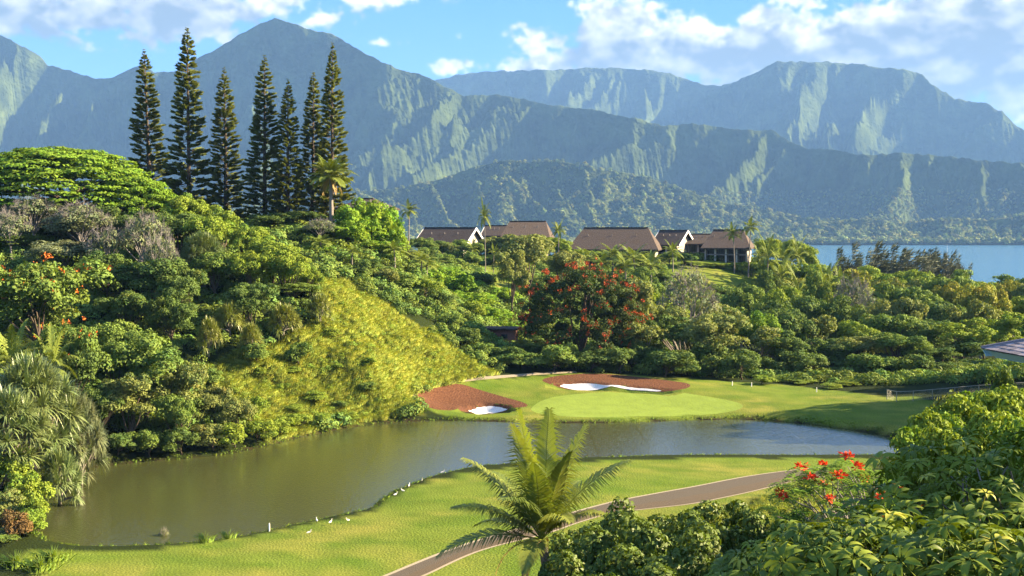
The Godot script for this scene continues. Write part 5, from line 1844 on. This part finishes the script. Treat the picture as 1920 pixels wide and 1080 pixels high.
func materials() -> void:
	var grain := noise_tex(0.02, 3, Color(0.75, 0.75, 0.75), Color(1, 1, 1), 512, 6)
	var earth := noise_tex(0.03, 8, Color(0.35, 0.33, 0.33), Color(1, 1, 1), 512, 6)
	var soft := noise_tex(0.012, 4, Color(0.9, 0.9, 0.9), Color(1, 1, 1), 512, 4)
	var fine := noise_tex(0.08, 5, Color(0.5, 0.52, 0.5), Color(1.0, 1.0, 1.0), 512, 5)
	var bump := bump_tex(0.06, 7, 6.0)
	var ripple := bump_tex(0.03, 9, 5.0, 512, 3)
	M.ground = surf(Color(1, 1, 1), fine, 7.0, 0.95, bump, 0.6, 0.15)
	M.ground.vertex_color_use_as_albedo = true
	M.green = surf(Color(0.17, 0.235, 0.04), soft, 16.0, 0.95, bump, 0.15, 0.15)
	M.soil = surf(Color(0.25, 0.115, 0.058), earth, 4.0, 0.95, bump, 1.0, 0.2)
	M.sand = surf(Color(0.86, 0.84, 0.80), grain, 2.0, 0.95, bump, 0.2, 0.2)
	M.path = surf(Color(0.24, 0.18, 0.125), fine, 4.0, 0.9, bump, 0.5)
	M.path = surf(Color(0.145, 0.118, 0.085), fine, 3.0, 0.9, bump, 0.6)
	M.path_earth = surf(Color(0.16, 0.118, 0.075), fine, 2.3, 0.9, bump, 0.8)
	M.pale = surf(Color(0.5, 0.42, 0.30), fine, 2.0)
	M.pond = surf(Color(0.042, 0.048, 0.016), grain, 60.0, 0.04, ripple, 0.3, 0.5)
	M.pond.uv1_scale = Vector3.ONE / 5.0
	M.pond.albedo_texture = null
	M.sea = surf(Color(0.05, 0.16, 0.26), grain, 90.0, 0.12, ripple, 0.8, 0.5)
	M.sea.albedo_texture = null
	var patch := noise_tex(0.012, 21, Color(0.35, 0.38, 0.32), Color(1, 1, 1), 512, 6)
	M.mountain = surf(Color(0.095, 0.13, 0.042), patch, 900.0, 1.0, bump_tex(0.05, 23, 9.0), 0.8, 0.1)
	M.hill = surf(Color(0.12, 0.15, 0.045), patch, 400.0, 1.0, bump_tex(0.05, 24, 9.0), 0.8, 0.1)
	M.beak = mat(Color(0.7, 0.45, 0.08))
	M.beach = mat(Color(0.6, 0.52, 0.38))
	M.farleaf = leafy(Color(0.16, 0.20, 0.055), 0.5)

func _ready() -> void:
	R.seed = 7
	FN.seed = 5; FN.frequency = 0.02; FN.fractal_octaves = 4
	RN.seed = 31; RN.frequency = 0.02; RN.fractal_octaves = 3
	var cam := Camera3D.new()
	cam.name = "camera"
	cam.position = EYE
	cam.rotation.x = -PITCH
	cam.fov = rad_to_deg(2.0 * atan(540.0 / F))
	cam.far = 20000.0
	cam.near = 0.1
	add_child(cam)
	var env := Environment.new()
	env.background_mode = Environment.BG_SKY
	env.sky = make_sky()
	env.tonemap_mode = Environment.TONE_MAPPER_LINEAR
	env.tonemap_exposure = 5.8
	env.sdfgi_enabled = true
	env.ssao_enabled = true
	env.ssil_enabled = true
	env.fog_enabled = true
	env.fog_density = 0.000065
	env.fog_light_color = Color(0.25, 0.51, 1.0).linear_to_srgb()
	var we := WorldEnvironment.new()
	we.name = "environment"
	we.environment = env
	add_child(we)
	var sun := DirectionalLight3D.new()
	sun.name = "sun"
	sun.light_energy = 1.6
	sun.light_color = Color(1.0, 0.90, 0.74)
	sun.light_angular_distance = 0.5
	sun.shadow_enabled = true
	var el := deg_to_rad(27.0)
	var az := deg_to_rad(83.0)
	var to_sun := Vector3(sin(az) * cos(el), sin(el), -cos(az) * cos(el))
	add_child(sun)
	sun.look_at_from_position(to_sun * 100.0, Vector3.ZERO, Vector3.UP)
	var t0 := Time.get_ticks_msec()
	materials()
	print("materials ", Time.get_ticks_msec() - t0)
	build_far()
	print("far ", Time.get_ticks_msec() - t0)
	build_ground()
	build_water()
	print("ground ", Time.get_ticks_msec() - t0)
	build_course()
	plant_protos()
	print("protos ", Time.get_ticks_msec() - t0)
	foreground()
	buildings()
	plant_wood()
	plant_hill()
	small_things()
	ground_cover()
	for k in K: K[k].node.free()
	print("course ", Time.get_ticks_msec() - t0)

func build_course() -> void:
	struct("putting_green", sheet(chaikin(laid([[985, 770], [1020, 745], [1120, 735], [1250, 738], [1340, 745], [1400, 758], [1380, 772], [1280, 780], [1150, 784], [1040, 781]]), 2), 0.015), M.green, "smooth light putting green on the far bank", "green")
	var soil := [["bunker", SOIL_A, "red earth bunker on the mound beside the hillside grass"], ["bunker", SOIL_B, "long red earth bunker behind the putting green"]]
	for s in soil: struct(s[0], sheet(chaikin(laid(s[1]), 2), 0.03, 16), M.soil, s[2], "bunker")
	struct("bunker_sand", sheet(chaikin(laid(SAND_A), 2), 0.07, 8), M.sand, "patch of white sand in the bunker by the hillside", "sand")
	struct("bunker_sand", sheet(chaikin(laid(SAND_B), 2), 0.07, 8), M.sand, "winding white sand strip in the bunker behind the green", "sand")
	var up := resample(laid([[640, 1112], [720, 1079], [800, 1046], [880, 1017], [1000, 982], [1150, 940], [1300, 912], [1400, 893], [1480, 882], [1560, 874]]), 60)
	var dn := resample(laid([[720, 1112], [800, 1079], [870, 1046], [930, 1025], [1030, 1000], [1150, 963], [1300, 945], [1420, 920], [1490, 903], [1570, 890]]), 60)
	struct("path_verge", strip(up, dn, 0.02, 6), M.pale, "pale worn verge under the cart path", "path")
	for k in up.size():
		var w := (dn[k] - up[k]).normalized() * 0.3
		up[k] += w
		dn[k] -= w * 0.6
	var mid := PackedVector2Array()
	for k in up.size(): mid.push_back(up[k].lerp(dn[k], 0.55 + 0.08 * fbm(k * 20.0, 3.0)))
	struct("path_shoulder", strip(mid, dn, 0.04), M.path_earth, "earth brown lane along the lower side of the cart path", "path")
	dn = mid
	struct("cart_path", strip(up, dn, 0.035), M.path, "worn brown grey cart path crossing the near lawn", "path")
